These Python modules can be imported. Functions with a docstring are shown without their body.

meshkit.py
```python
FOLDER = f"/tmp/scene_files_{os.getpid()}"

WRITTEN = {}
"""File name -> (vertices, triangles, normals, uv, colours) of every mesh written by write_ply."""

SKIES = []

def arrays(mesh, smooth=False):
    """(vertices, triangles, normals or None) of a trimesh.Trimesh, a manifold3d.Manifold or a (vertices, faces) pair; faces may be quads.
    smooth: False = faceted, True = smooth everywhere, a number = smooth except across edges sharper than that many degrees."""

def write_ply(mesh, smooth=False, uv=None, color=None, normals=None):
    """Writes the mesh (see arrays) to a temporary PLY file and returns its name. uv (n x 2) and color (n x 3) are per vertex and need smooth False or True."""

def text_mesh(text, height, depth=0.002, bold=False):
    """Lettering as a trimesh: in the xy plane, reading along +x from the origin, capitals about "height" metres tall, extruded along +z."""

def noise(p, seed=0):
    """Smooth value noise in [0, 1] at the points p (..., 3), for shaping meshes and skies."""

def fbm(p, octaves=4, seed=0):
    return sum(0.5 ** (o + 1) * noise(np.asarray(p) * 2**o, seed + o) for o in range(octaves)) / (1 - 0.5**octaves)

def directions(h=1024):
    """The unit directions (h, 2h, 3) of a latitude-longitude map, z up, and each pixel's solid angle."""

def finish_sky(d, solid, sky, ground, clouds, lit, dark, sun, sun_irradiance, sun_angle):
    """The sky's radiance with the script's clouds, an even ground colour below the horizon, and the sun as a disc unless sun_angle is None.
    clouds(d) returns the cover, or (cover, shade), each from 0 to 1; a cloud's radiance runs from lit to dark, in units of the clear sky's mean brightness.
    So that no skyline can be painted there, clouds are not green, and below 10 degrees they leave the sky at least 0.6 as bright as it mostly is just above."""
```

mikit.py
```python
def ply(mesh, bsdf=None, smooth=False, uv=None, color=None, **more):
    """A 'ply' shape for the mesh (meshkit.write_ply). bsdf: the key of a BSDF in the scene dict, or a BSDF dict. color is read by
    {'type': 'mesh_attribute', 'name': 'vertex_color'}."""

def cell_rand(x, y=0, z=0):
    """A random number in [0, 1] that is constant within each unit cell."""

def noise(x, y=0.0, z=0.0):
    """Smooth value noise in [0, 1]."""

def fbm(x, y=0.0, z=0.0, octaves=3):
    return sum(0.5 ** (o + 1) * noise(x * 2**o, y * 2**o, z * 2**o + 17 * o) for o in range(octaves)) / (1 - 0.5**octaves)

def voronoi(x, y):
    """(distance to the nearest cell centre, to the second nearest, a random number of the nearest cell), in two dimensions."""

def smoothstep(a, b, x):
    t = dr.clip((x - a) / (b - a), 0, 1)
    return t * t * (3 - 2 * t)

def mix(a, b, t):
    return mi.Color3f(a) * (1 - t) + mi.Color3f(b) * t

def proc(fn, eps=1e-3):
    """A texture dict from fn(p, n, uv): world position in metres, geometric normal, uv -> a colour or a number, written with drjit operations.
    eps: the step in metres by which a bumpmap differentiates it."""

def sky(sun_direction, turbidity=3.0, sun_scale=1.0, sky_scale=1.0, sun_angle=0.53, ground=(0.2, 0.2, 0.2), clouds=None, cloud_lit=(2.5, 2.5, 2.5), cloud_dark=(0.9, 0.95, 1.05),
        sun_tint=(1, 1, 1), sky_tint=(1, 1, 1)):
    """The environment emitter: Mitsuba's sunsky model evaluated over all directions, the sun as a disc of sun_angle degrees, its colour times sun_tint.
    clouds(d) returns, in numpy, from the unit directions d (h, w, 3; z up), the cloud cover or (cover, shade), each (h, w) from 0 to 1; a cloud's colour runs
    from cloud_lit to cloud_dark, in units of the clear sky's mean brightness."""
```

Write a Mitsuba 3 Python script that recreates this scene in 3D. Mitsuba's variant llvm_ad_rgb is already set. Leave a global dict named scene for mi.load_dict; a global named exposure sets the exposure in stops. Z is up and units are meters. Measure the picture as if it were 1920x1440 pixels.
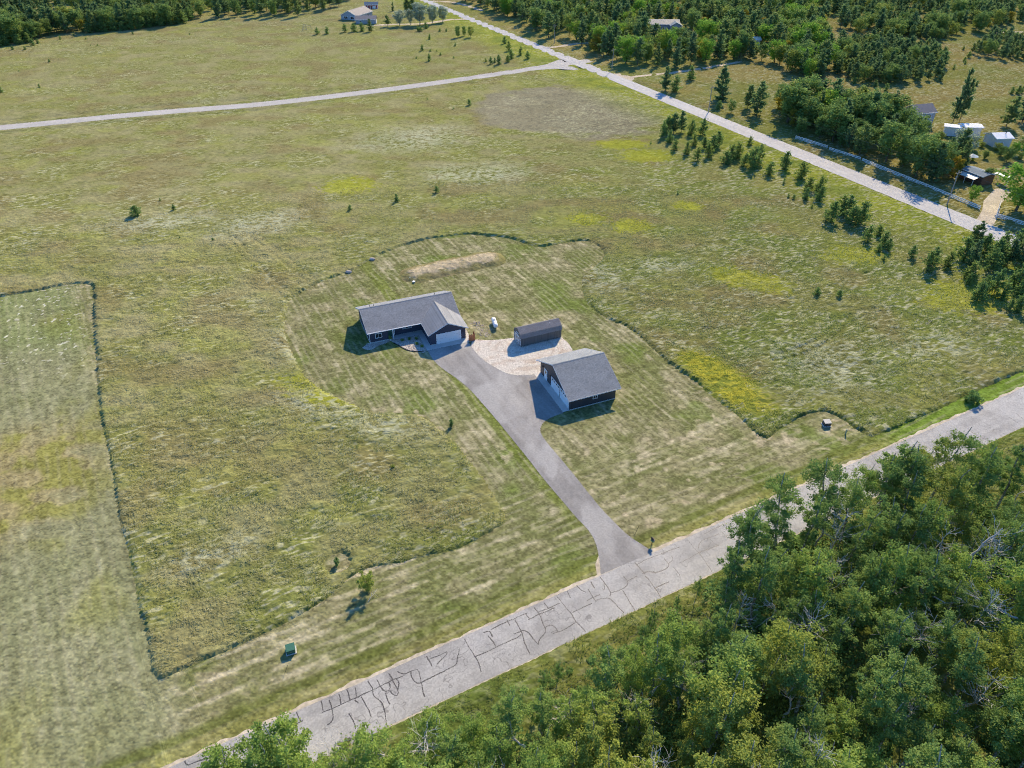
import math, random
import numpy as np
import trimesh
import shapely
from shapely.geometry import Polygon, LineString, Point
from shapely.ops import unary_union
import drjit as dr
import mitsuba as mi
import mikit, meshkit
from mikit import noise, fbm, cell_rand, smoothstep, mix

# ------------------------------------------------------------------ camera, sky, exposure
T4 = mi.ScalarTransform4f
EYE = 76.0
PITCH = math.atan(972 / 1331.0)
scene, labels = {}, {}
scene['camera'] = {'type': 'perspective', 'fov': math.degrees(2 * math.atan(960 / 1331.0)), 'fov_axis': 'x', 'near_clip': 1.0, 'far_clip': 9000.0,
                   'to_world': T4().look_at(origin=[0, 0, EYE], target=[0, math.cos(PITCH), EYE - math.sin(PITCH)], up=[0, 0, 1])}
SUN = (0.357 * math.cos(math.radians(35.6)), 0.934 * math.cos(math.radians(35.6)), math.sin(math.radians(35.6)))
scene['sky'] = mikit.sky(SUN, turbidity=3.0, sky_scale=1.05, sun_tint=(0.97, 0.98, 0.95), sky_tint=(0.56, 0.97, 1.46), ground=(0.16, 0.16, 0.09))
exposure = 2.26
R = np.random.default_rng(7)

# ------------------------------------------------------------------ helpers
def put(key, mesh, mat, label=None, cat=None, group=None, kind=None, smooth=False):
    scene[key] = mikit.ply(mesh, mat, smooth=smooth)
    tag(key, label, cat, group, kind)
    return key
def tag(key, label=None, cat=None, group=None, kind=None):
    d = {k: v for k, v in (('label', label), ('category', cat), ('group', group), ('kind', kind)) if v}
    if d: labels[key] = d
counts = {}
def nk(base):
    n = counts.get(base, 0); counts[base] = n + 1
    return base if n == 0 else '%s_%03d' % (base, n)
def V(v, f): return trimesh.Trimesh(np.asarray(v, float), np.asarray(f, int), process=False)
def cat(ms): return trimesh.util.concatenate(ms)
def tube(pts, rad, n=7, cap=True):
    pts = np.asarray(pts, float); rad = np.broadcast_to(np.asarray(rad, float), len(pts)); m = len(pts)
    d = np.gradient(pts, axis=0); d /= np.linalg.norm(d, axis=1, keepdims=True) + 1e-12
    ref = np.array([0, 0, 1.0]) if abs(d[:, 2]).mean() < .8 else np.array([1.0, 0, 0])
    a = np.cross(d, ref); a /= np.linalg.norm(a, axis=1, keepdims=True) + 1e-12
    b = np.cross(d, a); t = np.arange(n) * 2 * np.pi / n
    v = (pts[:, None] + rad[:, None, None] * (np.cos(t)[None, :, None] * a[:, None] + np.sin(t)[None, :, None] * b[:, None])).reshape(-1, 3)
    f = []
    for i in range(m - 1):
        for k in range(n):
            p, q = i * n + k, i * n + (k + 1) % n
            f += [[p, q, q + n], [p, q + n, p + n]]
    if cap:
        v = np.vstack([v, pts[:1], pts[-1:]]); c0, c1 = m * n, m * n + 1
        for k in range(n):
            f += [[c0, (k + 1) % n, k], [c1, (m - 1) * n + k, (m - 1) * n + (k + 1) % n]]
    return V(v, np.array(f)[:, ::-1])
def box(x0, x1, y0, y1, z0, z1):
    return trimesh.creation.box(bounds=[[min(x0, x1), min(y0, y1), min(z0, z1)], [max(x0, x1), max(y0, y1), max(z0, z1)]])
def sheet(poly, z):
    ms = []
    for g in getattr(poly, 'geoms', [poly]):
        if g.area < 1e-4: continue
        v, f = trimesh.creation.triangulate_polygon(g, engine='earcut')
        ms.append(V(np.c_[v, np.full(len(v), z)], f))
    m = cat(ms)
    if m.face_normals[:, 2].mean() < 0: m.invert()
    return m
def slab(pts, th):
    p = np.asarray(pts, float); n = len(p); v = np.vstack([p, p - [0, 0, th]]); f = []
    for i in range(1, n - 1): f += [[0, i, i + 1], [n, n + i + 1, n + i]]
    for i in range(n):
        j = (i + 1) % n; f += [[i, i + n, j + n], [i, j + n, j]]
    m = V(v, f)
    if np.cross(p[1] - p[0], p[2] - p[0])[2] < 0: m.invert()
    return m
class Local:
    """a building's own axes: s along its front, t into its depth"""
    def __init__(self, x, y, a):
        c, s = math.cos(a), math.sin(a); self.m = np.array([[c, -s, 0, x], [s, c, 0, y], [0, 0, 1, 0], [0, 0, 0, 1.0]])
    def __call__(self, mesh):
        mesh = mesh.copy(); mesh.apply_transform(self.m); return mesh
    def pt(self, s, t, z=0): return (self.m @ [s, t, z, 1])[:3]
def prism_s(poly_tz, s0, s1):
    p = Polygon(poly_tz); m = trimesh.creation.extrude_polygon(p, s1 - s0, engine='earcut')
    v = m.vertices; w = np.c_[v[:, 2] + s0, v[:, 0], v[:, 1]]; return V(w, m.faces)
def prism_t(poly_sz, t0, t1):
    p = Polygon(poly_sz); m = trimesh.creation.extrude_polygon(p, t1 - t0, engine='earcut')
    v = m.vertices; w = np.c_[v[:, 0], v[:, 2] + t0, v[:, 1]]; return V(w, m.faces[:, ::-1])
def smoothline(pts, step):
    l = LineString(pts); n = max(2, int(l.length / step)); 
    return np.array([l.interpolate(i / n, normalized=True).coords[0] for i in range(n + 1)])
def chaikin(pts, it=2, closed=False):
    p = np.asarray(pts, float)
    for _ in range(it):
        a = p if closed else p[:-1]; b = np.roll(p, -1, 0) if closed else p[1:]
        q = np.empty((2 * len(a), 2)); q[0::2] = .75 * a + .25 * b; q[1::2] = .25 * a + .75 * b
        p = q if closed else np.vstack([p[:1], q, p[-1:]])
    return p

# ------------------------------------------------------------------ plan of the place, metres seen from above
NS, NI, SS, SI = 0.5218, 54.87, 0.5174, 47.56          # the near road's two edges: y = slope x + offset
def nroad(x): return NS * x + NI
def sroad(x): return SS * x + SI
TOP_L = lambda y: -0.4715 * y + 198.87                # the far road's edges: x = slope y + offset
TOP_R = lambda y: -0.4762 * y + 208.41
near_road = Polygon([(-190, nroad(-190)), (260, nroad(260)), (260, sroad(260)), (-190, sroad(-190))])
far_road = Polygon([(TOP_L(-60), -60), (TOP_L(720), 720), (TOP_R(720), 720), (TOP_R(-60), -60)])
side_line = chaikin([(-330, 215), (-260, 233)] + [(-183.63,259.75),(-164.69,267.63),(-144.78,275.92),(-123.29,283.15),(-100.61,289.94),(-77.79,300.65),(-53.65,312.91),(-27.92,327.94),(0.00,345.28)] + [(17, 357), (30.5, 364.5), (38, 369)], 2)
side_road = LineString(side_line).buffer(3.4, cap_style=2).union(Polygon([(9.83,349.47),(23.20,369.44),(26.28,357.01),(30.22,349.47),(19.81,352.66)]).buffer(1.0)).difference(far_road)
drive_l = [(-15.16,112.18),(-13.73,109.68),(-10.39,106.06),(-8.09,103.25),(-5.13,98.22),(-2.25,93.07),(0.00,88.78),(2.54,83.98),(5.06,78.90),(7.50,74.62),(9.24,71.42),(10.61,69.38),(11.36,67.69),(11.77,65.77),(11.86,62.99),(11.75,61.12)]
drive_r = [(19.45,65.01),(17.58,66.72),(15.94,68.38),(14.55,70.70),(13.23,72.79),(11.24,76.84),(9.27,80.91),(7.40,84.61),(5.82,87.58),(4.85,89.86),(4.63,91.24),(5.32,93.21),(6.83,94.50),(8.90,95.67)]
drive_g = [(4.11,107.13),(2.66,106.83),(1.28,106.74),(-0.10,107.00),(-1.49,107.77),(-2.59,108.80),(-4.02,110.21),(-5.48,111.82),(-6.67,113.73),(-7.93,116.45)]
HOUSE = Local(-28.139, 116.902, 0.38)
SHOP = Local(11.726, 103.724, 0.391)
SHED = Local(1.671, 116.216, 0.408)
def lp(loc, pts): return [tuple(loc.pt(a, b)[:2]) for a, b in pts]
walk_p = Polygon(lp(HOUSE, [(4.3, 0.3), (4.3, 1.7), (11.29, 1.7), (11.29, -4.65), (19.3, -4.65), (19.3, -6.15), (10.1, -6.15), (10.1, 0.05), (5.6, 0.05)]))
apron_p = Polygon(lp(SHOP, [(-4.3, 6.3), (-5.75, 6.3), (-5.75, -6.2), (-4.3, -6.2)]))
driveway_p = Polygon(lp(HOUSE, [(18.6, -6.1), (10.2, -6.1)]) + chaikin(drive_l, 1).tolist() + chaikin(drive_r, 1).tolist() + lp(SHOP, [(-5.7, -6.2), (-5.7, 5.0)]) + chaikin(drive_g, 1).tolist()).buffer(0)
driveway_p = driveway_p.difference(unary_union([walk_p, apron_p])).buffer(-.004)
yard_p = Polygon(drive_g[::-1] + lp(SHOP, [(-4.4, 6.2), (-1.5, 6.2), (0.5, 6.6)]) + [(11.65,115.22),(11.06,117.41),(9.88,119.56),(8.04,121.15),(5.38,121.96),(2.68,120.95),(0.48,119.56),(-1.22,119.16),(-3.07,118.77),(-5.33,118.67),(-7.19,118.87),(-7.80,118.19)]).buffer(.15).buffer(0)
yard_p = yard_p.difference(unary_union([driveway_p, walk_p, apron_p]))
strip_p = Polygon(lp(HOUSE, [(18.5, -4.65), (19.5, -4.65), (19.7, -1.5), (19.6, 1.0), (18.5, 1.0)]))
edge_pts = [(-138.71,120.35),(-111.67,136.22),(-106.00,138.62),(-100.45,141.58),(-95.43,143.09),(-92.69,139.11),(-86.38,126.54),(-80.59,114.57),(-73.52,100.85),(-67.79,90.55),(-62.35,81.52),(-57.30,72.47),(-52.44,64.55),(-48.71,58.38),(-45.02,52.81),(-41.46,45.87),(-39.13,46.88),(-36.56,48.39),(-33.88,49.87),(-31.17,51.54),(-28.40,53.34),(-25.92,55.45),(-23.39,57.88),(-22.09,60.07),(-19.98,62.09),(-16.51,62.81),(-13.04,63.90),(-8.63,65.01),(-5.92,66.44),(-2.27,69.18),(-0.46,70.80),(-2.38,75.50),(-4.77,80.08),(-7.65,84.61),(-10.34,88.92),(-13.24,91.94),(-15.50,94.79),(-18.27,95.08),(-20.95,94.65),(-24.53,95.38),(-28.45,98.22),(-31.09,99.76),(-34.43,102.12),(-36.87,104.40),(-39.05,107.42),(-42.14,113.09),(-45.09,119.36),(-47.61,126.54),(-48.30,131.82),(-48.09,135.04),(-47.23,136.70),(-44.41,142.33),(-37.67,148.05),(-33.58,154.95),(-28.61,160.82),(-22.76,165.13),(-19.28,166.71),(-12.26,168.96),(-7.47,168.31),(-0.67,166.71),(3.32,163.57),(6.83,161.12),(10.19,162.65),(14.68,164.50),(18.74,165.13),(20.84,163.26),(22.68,158.14),(21.96,154.95),(19.40,150.75),(16.44,146.72),(15.29,139.84),(16.09,133.88),(18.17,129.37),(20.94,126.12),(23.64,124.02),(25.76,119.95),(27.86,114.57),(30.13,110.03),(32.06,107.08),(33.99,104.56),(35.10,100.85),(38.68,94.50),(41.43,88.25),(43.82,90.41),(47.42,93.35),(50.35,95.38),(52.62,96.11),(54.71,95.52),(56.16,93.78),(57.32,91.66),(58.54,89.59),(59.70,89.18),(68.45,93.92),(74.34,96.71),(80.95,100.54),(95.40,108.28),(123.03,122.37)]
lawn_p = Polygon(chaikin(edge_pts, 1).tolist() + [(240, nroad(240)), (-190, nroad(-190)), (-190, 120)]).buffer(0)
ring = Point([(-23.58,62.99)][0]).buffer(1.7)
mown = unary_union([lawn_p, ring])
tracks_far = [LineString(p).buffer(w) for p, w in [
    ([(44.93,334.21),(52.02,334.21),(61.06,339.16),(69.98,342.20),(83.54,349.47),(96.36,357.01),(109.96,365.97)], 1.7), ([(47.53,340.17),(53.07,333.23),(49.38,328.42)], 2.2), ([(17.94,399.35),(23.53,400.68),(29.41,406.12),(39.68,411.68)], 2.0),
    ([(121.79,172.59),(130.01,183.12),(134.02,189.92),(141.93,198.77)], 2.1), ([(-26.14,483.05),(-35.94,483.05),(-50.87,468.50),(-69.48,464.98),(-81.83,463.24)], 2.2), ([(-19.03,514.73),(-28.52,532.01),(-40.44,550.37),(-53.72,555.14)], 2.4), ([(268.03,435.33),(280.52,441.62),(295.60,441.62)], 1.6), ([(136.31,376.54),(142.75,380.18),(151.10,381.41)], 1.4)]]
tracks_far = unary_union(tracks_far).difference(far_road)
hard = unary_union([near_road, far_road, side_road, tracks_far, driveway_p, yard_p])

# ------------------------------------------------------------------ materials
def C(*v): return mi.Color3f(*v)
def diffuse(key, fn, bump=None, bscale=1.0, eps=.05, rough=None):
    b = {'type': 'diffuse', 'reflectance': mikit.proc(fn)} if rough is None else {'type': 'principled', 'base_color': mikit.proc(fn), 'roughness': rough, 'specular': .4}
    if bump is not None: b = {'type': 'bumpmap', 'arbitrary': mikit.proc(bump, eps=eps), 'scale': bscale, 'bsdf': b}
    scene[key] = {'type': 'twosided', 'bsdf': b}
def plain(key, rgb, rough=.6, metallic=0.0):
    scene[key] = {'type': 'twosided', 'bsdf': {'type': 'principled', 'base_color': {'type': 'rgb', 'value': list(rgb)}, 'roughness': rough, 'metallic': metallic, 'specular': .4}}

def blob(x, y, cx, cy, rx, ry, a, wob, edge=.25):
    c, s = math.cos(a), math.sin(a); dx, dy = x - cx, y - cy
    q = dr.square((dx * c + dy * s) / rx) + dr.square((dy * c - dx * s) / ry)
    return 1 - smoothstep(1 - edge, 1 + edge, dr.sqrt(q) + wob)
GOLD = [(35.96,110.03),(38.15,105.73),(40.59,100.07)]
YEL = [(*[(53.45,143.35)][0], 8.5, 5.2, -.5), (*[(82.43,156.10)][0], 8, 5, 0.1), (*[(-47.52,201.29)][0], 7, 6, 0.2), (*[(43.87,228.05)][0], 9, 6, 0), (*[(36.75,239.93)][0], 8, 5, 0), (*[(30.95,173.26)][0], 5, 4, 0), (*[(20.13,178.09)][0], 5, 4, .3), (*[(99.67,135.51)][0], 11, 7, .4), (*[(48.37,186.09)][0], 4, 3, 0),
       (*[(-35.28,101.64)][0], 8, 3, -.5)]
PALE = [(*[(59.94,109.15)][0], 12, 8, .3), (*[(54.39,113.64)][0], 8, 5, .2), (*[(20.72,145.41)][0], 7, 7, .2), (*[(35.04,150.75)][0], 9, 4, .2), (*[(-23.37,92.64)][0], 10, 4, -.3), (*[(-33.48,97.76)][0], 8, 4, -.2), (*[(-41.00,64.08)][0], 6, 3, .4), (*[(-42.20,118.38)][0], 5, 9, .4), (*[(-32.76,244.50)][0], 20, 14, .3), (*[(-9.70,211.00)][0], 16, 9, .2), (*[(-67.22,175.31)][0], 14, 8, .3), (*[(-92.43,175.31)][0], 14, 6, .2), (*[(81.38,116.45)][0], 10, 5, .2), (*[(-17.79,211.00)][0], 9, 8, 0)]
DRY = [(23.58,282.41)][0]
def meadow_col(p, n, uv):
    x, y = p.x, p.y
    a = fbm(x / 31, y / 26, 1.7, 3); b = fbm(x / 7.5 + 40, y / 5.5, 5.2, 3)
    w = 1.4 * (noise(x / 3.1, y / 3.1, 2.0) - .5)
    st = fbm((x * .9 + y * .42) / 1.05 + w, (y * .9 - x * .42) / .36 + w, 3.3, 2)
    f = noise(x / .24, y / .20, 9.0); g = noise(x / .8 + 7, y / .55, 4.0)
    east = smoothstep(-70, 60, x - .25 * (y - 140) + 60 * (a - .5))
    tan_, olive, green, brown, pale = C(.298, .287, .142), C(.222, .232, .076), C(.176, .216, .055), C(.228, .20, .09), C(.41, .41, .26)
    c = mix(mix(tan_, olive, smoothstep(.30, .62, b)), mix(olive, green, smoothstep(.35, .62, b)), east)
    c = mix(c, brown, .75 * smoothstep(.50, .72, fbm(x / 11 + 9, y / 9, 8.8, 2)))
    c = mix(c, C(.275, .30, .075), .45 * smoothstep(.56, .72, fbm(x / 9 - 30, y / 8 + 3, 2.2, 3)))
    yl = mi.Float(0)
    for q in YEL: yl = dr.maximum(yl, blob(x, y, *q, .9 * (g - .5) + .7 * (b - .5), .3))
    c = mix(c, C(.34, .37, .04), .75 * yl)
    gd = mi.Float(0)
    for q, r in zip(GOLD, (3.4, 4.2, 4.0)): gd = dr.maximum(gd, blob(x, y, q[0], q[1], r * 1.6, r, -.72, 1.1 * (g - .5), .3))
    c = mix(c, mix(C(.24, .28, .05), C(.42, .40, .055), smoothstep(.3, .6, g)), .85 * gd)
    dd = blob(x, y, DRY[0], DRY[1], 37, 35, 0, .6 * (b - .5), .09)
    c = mix(c, mix(C(.225, .21, .14), C(.31, .29, .20), b), .92 * dd)
    lush = smoothstep(34, 6, TOP_L(0) - x - .4715 * y) * smoothstep(-12, 0, TOP_L(0) - x - .4715 * y)
    c = mix(c, mix(C(.19, .25, .04), C(.29, .33, .045), smoothstep(.35, .6, b)), .8 * lush)
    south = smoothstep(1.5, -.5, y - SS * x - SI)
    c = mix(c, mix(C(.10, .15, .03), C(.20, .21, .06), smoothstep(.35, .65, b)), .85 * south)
    nvg = smoothstep(4.5, 1.5, y - NS * x - NI) * (1 - south) * smoothstep(35, 60, x)
    c = mix(c, C(.15, .235, .035), .8 * nvg)
    fw = smoothstep(-2, 6, x - TOP_R(0) + .4762 * y)
    c = mix(c, mix(C(.20, .215, .055), C(.30, .235, .085), smoothstep(.4, .65, a)), .6 * fw)
    c = mix(c, pale, .85 * smoothstep(.50, .70, st) * smoothstep(.42, .66, .6 * b + .4 * a + .12 * east) * (1 - .7 * yl) * (1 - gd) * (1 - .7 * south))
    pw = mi.Float(0)
    for q in PALE: pw = dr.maximum(pw, blob(x, y, *q, 1.3 * (g - .5) + .9 * (b - .5), .6))
    c = mix(c, C(.40, .42, .29), .75 * pw * smoothstep(.36, .6, .5 * g + .5 * st))
    return c * (.40 + .46 * st + .34 * f + .34 * g) * (.96 - .17 * east)
def meadow_h(p, n, uv): return .12 * noise(p.x / .5, p.y / .42, 1.0) + .05 * noise(p.x / .2, p.y / .2, 3.0)
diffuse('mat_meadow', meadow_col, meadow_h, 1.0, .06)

RD = (math.cos(math.atan(NS)), math.sin(math.atan(NS)))
DV = np.array(drive_l[6]) - np.array(drive_l[11]); DV /= np.linalg.norm(DV)
DRY_L = [(-76.79,79.14)][0]
def lawn_col(p, n, uv):
    x, y = p.x, p.y
    u, v = x * RD[0] + y * RD[1], y * RD[0] - x * RD[1]
    dv = x * DV[1] - y * DV[0]; du = x * DV[0] + y * DV[1]
    a = fbm(x / 19, y / 17, 1.7, 3); b = fbm(x / 3.7 + 40, y / 3.3, 5.2, 3); g = noise(x / .75, y / .6, 4.0); f = noise(x / .28, y / .24, 9.0)
    road_d = v - NI * RD[0]
    stripe_r = fbm(u / 8, v / .85, 6.1, 2); stripe_d = fbm(du / 8, dv / .75, 2.6, 2)
    left = smoothstep(3, -3, x + 42 + .62 * (y - 50))
    near_r = smoothstep(19.6, 18.2, road_d + 1.2 * (a - .5))
    stripe = dr.lerp(stripe_d, stripe_r, near_r)
    stripe = dr.lerp(stripe, fbm((x + .62 * y) / 1.5, y / 16, 7.7, 2), left)
    c = mix(C(.19, .205, .08), C(.272, .26, .135), smoothstep(.36, .64, .4 * a + .6 * b))
    c = mix(c, C(.41, .375, .25), .9 * smoothstep(.49, .76, .62 * stripe + .22 * b + .16 * g))
    c = mix(c, C(.15, .20, .045), .75 * smoothstep(.55, .74, fbm(x / 8 + 5, y / 7, 3.1, 3)) * (1 - left))
    c = mix(c, C(.26, .272, .148), .75 * left)
    c = mix(c, C(.26, .27, .06), .5 * left * smoothstep(.5, .7, fbm(x / 9 + 2, y / 14, 9.1, 3)))
    dl = blob(x, y, DRY_L[0], DRY_L[1], 13, 14, .3, 1.2 * (b - .5), .5)
    c = mix(c, mix(C(.29, .28, .065), C(.38, .315, .15), smoothstep(.4, .6, b)), .75 * dl)
    c = mix(c, C(.19, .25, .075), .5 * left * smoothstep(108, 122, y) * smoothstep(.35, .6, a))
    c = mix(c, C(.46, .40, .27), .7 * smoothstep(.62, .85, .7 * noise(x / 1.5 + 3, y / 1.2, 8.0) + .3 * g) * smoothstep(.42, .6, a) * (1 - left))
    wh = smoothstep(.80, .9, noise(x / .62 + 31, y / .55, 1.0)) * left * smoothstep(100, 118, y)
    c = mix(c, C(.55, .55, .42), wh)
    band = smoothstep(1.9, 2.5, road_d + .7 * (b - .5)) * smoothstep(4.2, 3.0, road_d + .7 * (b - .5))
    c = mix(c, C(.14, .165, .04), .8 * band)
    c = mix(c, C(.27, .27, .075), .6 * smoothstep(2.4, 1.4, road_d))
    grn = smoothstep(58, 66, x)
    c = mix(c, C(.15, .245, .035), .85 * grn * smoothstep(5, 3.5, road_d))
    dd = dr.abs(dv - (drive_l[9][0] * DV[1] - drive_l[9][1] * DV[0]))
    c = mix(c, C(.17, .21, .045), .7 * smoothstep(2.2, .8, dd) * smoothstep(5, 12, road_d))
    wv = 1.6 * (fbm(x / 13, y / 13, 4.4, 2) - .5)
    ph = dr.lerp(dr.lerp(dv / 1.30, v / 1.45, near_r), (x + .62 * y) * .8475 / 1.6, left) + wv
    ln = .5 + .5 * dr.sin(6.28318 * ph)
    ln = smoothstep(.55, .98, ln) * smoothstep(.30, .55, noise(x / 2.6, y / 2.6, 12.)) * (1 - .45 * left)
    c = mix(c, C(.40, .37, .25), .30 * ln) * (1 - .07 * smoothstep(.5, 0., .5 + .5 * dr.sin(6.28318 * ph)))
    return c * (.24 + .54 * f + .41 * g + .33 * stripe)
diffuse('mat_lawn', lawn_col, lambda p, n, uv: .05 * noise(p.x / .34, p.y / .3, 1.0) + .03 * noise(p.x / .16, p.y / .16, 3.0), 1.0, .05)
diffuse('mat_ground', lambda p, n, uv: mix(C(.14, .15, .05), C(.24, .21, .09), fbm(p.x / 30, p.y / 30, 1.0, 3)))
diffuse('mat_mound', lambda p, n, uv: mix(mix(C(.21, .20, .08), C(.27, .23, .12), noise(p.x / 2.2, p.y / 2, 2.)), C(.46, .39, .26), smoothstep(.50, .80, p.z * .62 + .45 * fbm(p.x / 1.1, p.y / .9, 3., 3))) * (.55 + .45 * noise(p.x / .3, p.y / .26, 7.) + .35 * noise(p.x / .7, p.y / .6, 5.)),
        lambda p, n, uv: .10 * noise(p.x / .4, p.y / .35, 1.0) + .05 * noise(p.x / .2, p.y / .18, 3.0), 1.0, .05)

def asphalt_old(p, n, uv):
    x, y = p.x, p.y
    v = (y * RD[0] - x * RD[1] - SI * RD[0]); u = x * RD[0] + y * RD[1]
    t = fbm(u / 14, v / .9, 2.0, 3); b = fbm(x / 2.3, y / 2.3, 4.0, 3); f = noise(x / .16, y / .16, 6.0)
    c = mix(C(.28, .275, .268), C(.365, .36, .35), smoothstep(.3, .7, .5 * t + .5 * b))
    c = mix(c, C(.42, .415, .405), .5 * smoothstep(.5, .7, noise(u / 3.3, v / 7, 1.)))
    cr = dr.abs(fbm(u / 2.1 + 3, v / 1.7, 5.0, 3) - .5)
    c = mix(c, C(.14, .135, .135), .6 * smoothstep(.014, .003, cr) * smoothstep(.5, .6, noise(x / 6, y / 6, 3.)))
    return c * (.84 + .32 * f)
diffuse('mat_road', asphalt_old, None, rough=.85)
def asphalt_far(p, n, uv):
    x, y = p.x, p.y; u = y * .903 - x * .43; v = x * .903 + y * .43
    return mix(C(.33, .325, .32), C(.43, .425, .415), fbm(v / 1.1, u / 22, 2., 3)) * (.9 + .2 * noise(x / .6, y / .6, 6.))
diffuse('mat_far_road', asphalt_far, None, rough=.85)
diffuse('mat_side_road', lambda p, n, uv: mix(C(.40, .39, .375), C(.49, .48, .46), fbm(p.x / 6, p.y / 4, 2., 3)) * (.9 + .2 * noise(p.x / .5, p.y / .5, 6.)))
def drive_col(p, n, uv):
    x, y = p.x, p.y; dv = x * DV[1] - y * DV[0]; du = x * DV[0] + y * DV[1]
    t = fbm(dv / 1.1, du / 16, 3., 3); b = fbm(x / 4.5, y / 4.5, 6., 3)
    c = mix(C(.215, .208, .203), C(.295, .287, .28), smoothstep(.28, .72, .55 * t + .45 * b))
    c = mix(c, C(.39, .385, .375), .55 * smoothstep(.52, .72, fbm(x / 3.1 + 8, y / 6, 1., 2)))
    return c * (.88 + .24 * noise(x / .2, y / .2, 8.))
diffuse('mat_drive', drive_col, None, rough=.9)
def gravel_col(p, n, uv):
    x, y = p.x, p.y
    d, e, k = mikit.voronoi(x / .22, y / .22)
    c = mix(C(.50, .46, .40), C(.66, .62, .56), k)
    c = mix(c, C(.42, .33, .25), .5 * smoothstep(.5, .75, fbm(x / 1.3, y / .9, 3., 3)))
    q = np.array(drive_g[6])
    r = dr.sqrt(dr.square(x - float(q[0]) - 6.5) + dr.square((y - float(q[1]) - 5.5) * 1.15))
    tr = smoothstep(.5, .1, dr.abs(r - 5.6)) + smoothstep(.5, .1, dr.abs(r - 7.3))
    c = mix(c, C(.40, .32, .25), .5 * tr * smoothstep(.3, .6, noise(x / 1.7, y / 1.7, 5.)))
    return c * (.72 + .4 * smoothstep(.0, .3, e - d))
diffuse('mat_gravel', gravel_col, lambda p, n, uv: .05 * noise(p.x / .18, p.y / .18, 1.), 1.0, .04)
diffuse('mat_dirt', lambda p, n, uv: mix(C(.42, .36, .27), C(.58, .52, .42), fbm(p.x / 2.5, p.y / 2.5, 1., 3)) * (.8 + .4 * noise(p.x / .35, p.y / .35, 3.)))
plain('mat_tar', (.075, .072, .075), .55)
diffuse('mat_concrete', lambda p, n, uv: mix(C(.50, .49, .47), C(.62, .60, .57), fbm(p.x / 1.3, p.y / 1.3, p.z, 3)) * (.93 + .14 * noise(p.x / .12, p.y / .12, 3.)))
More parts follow.
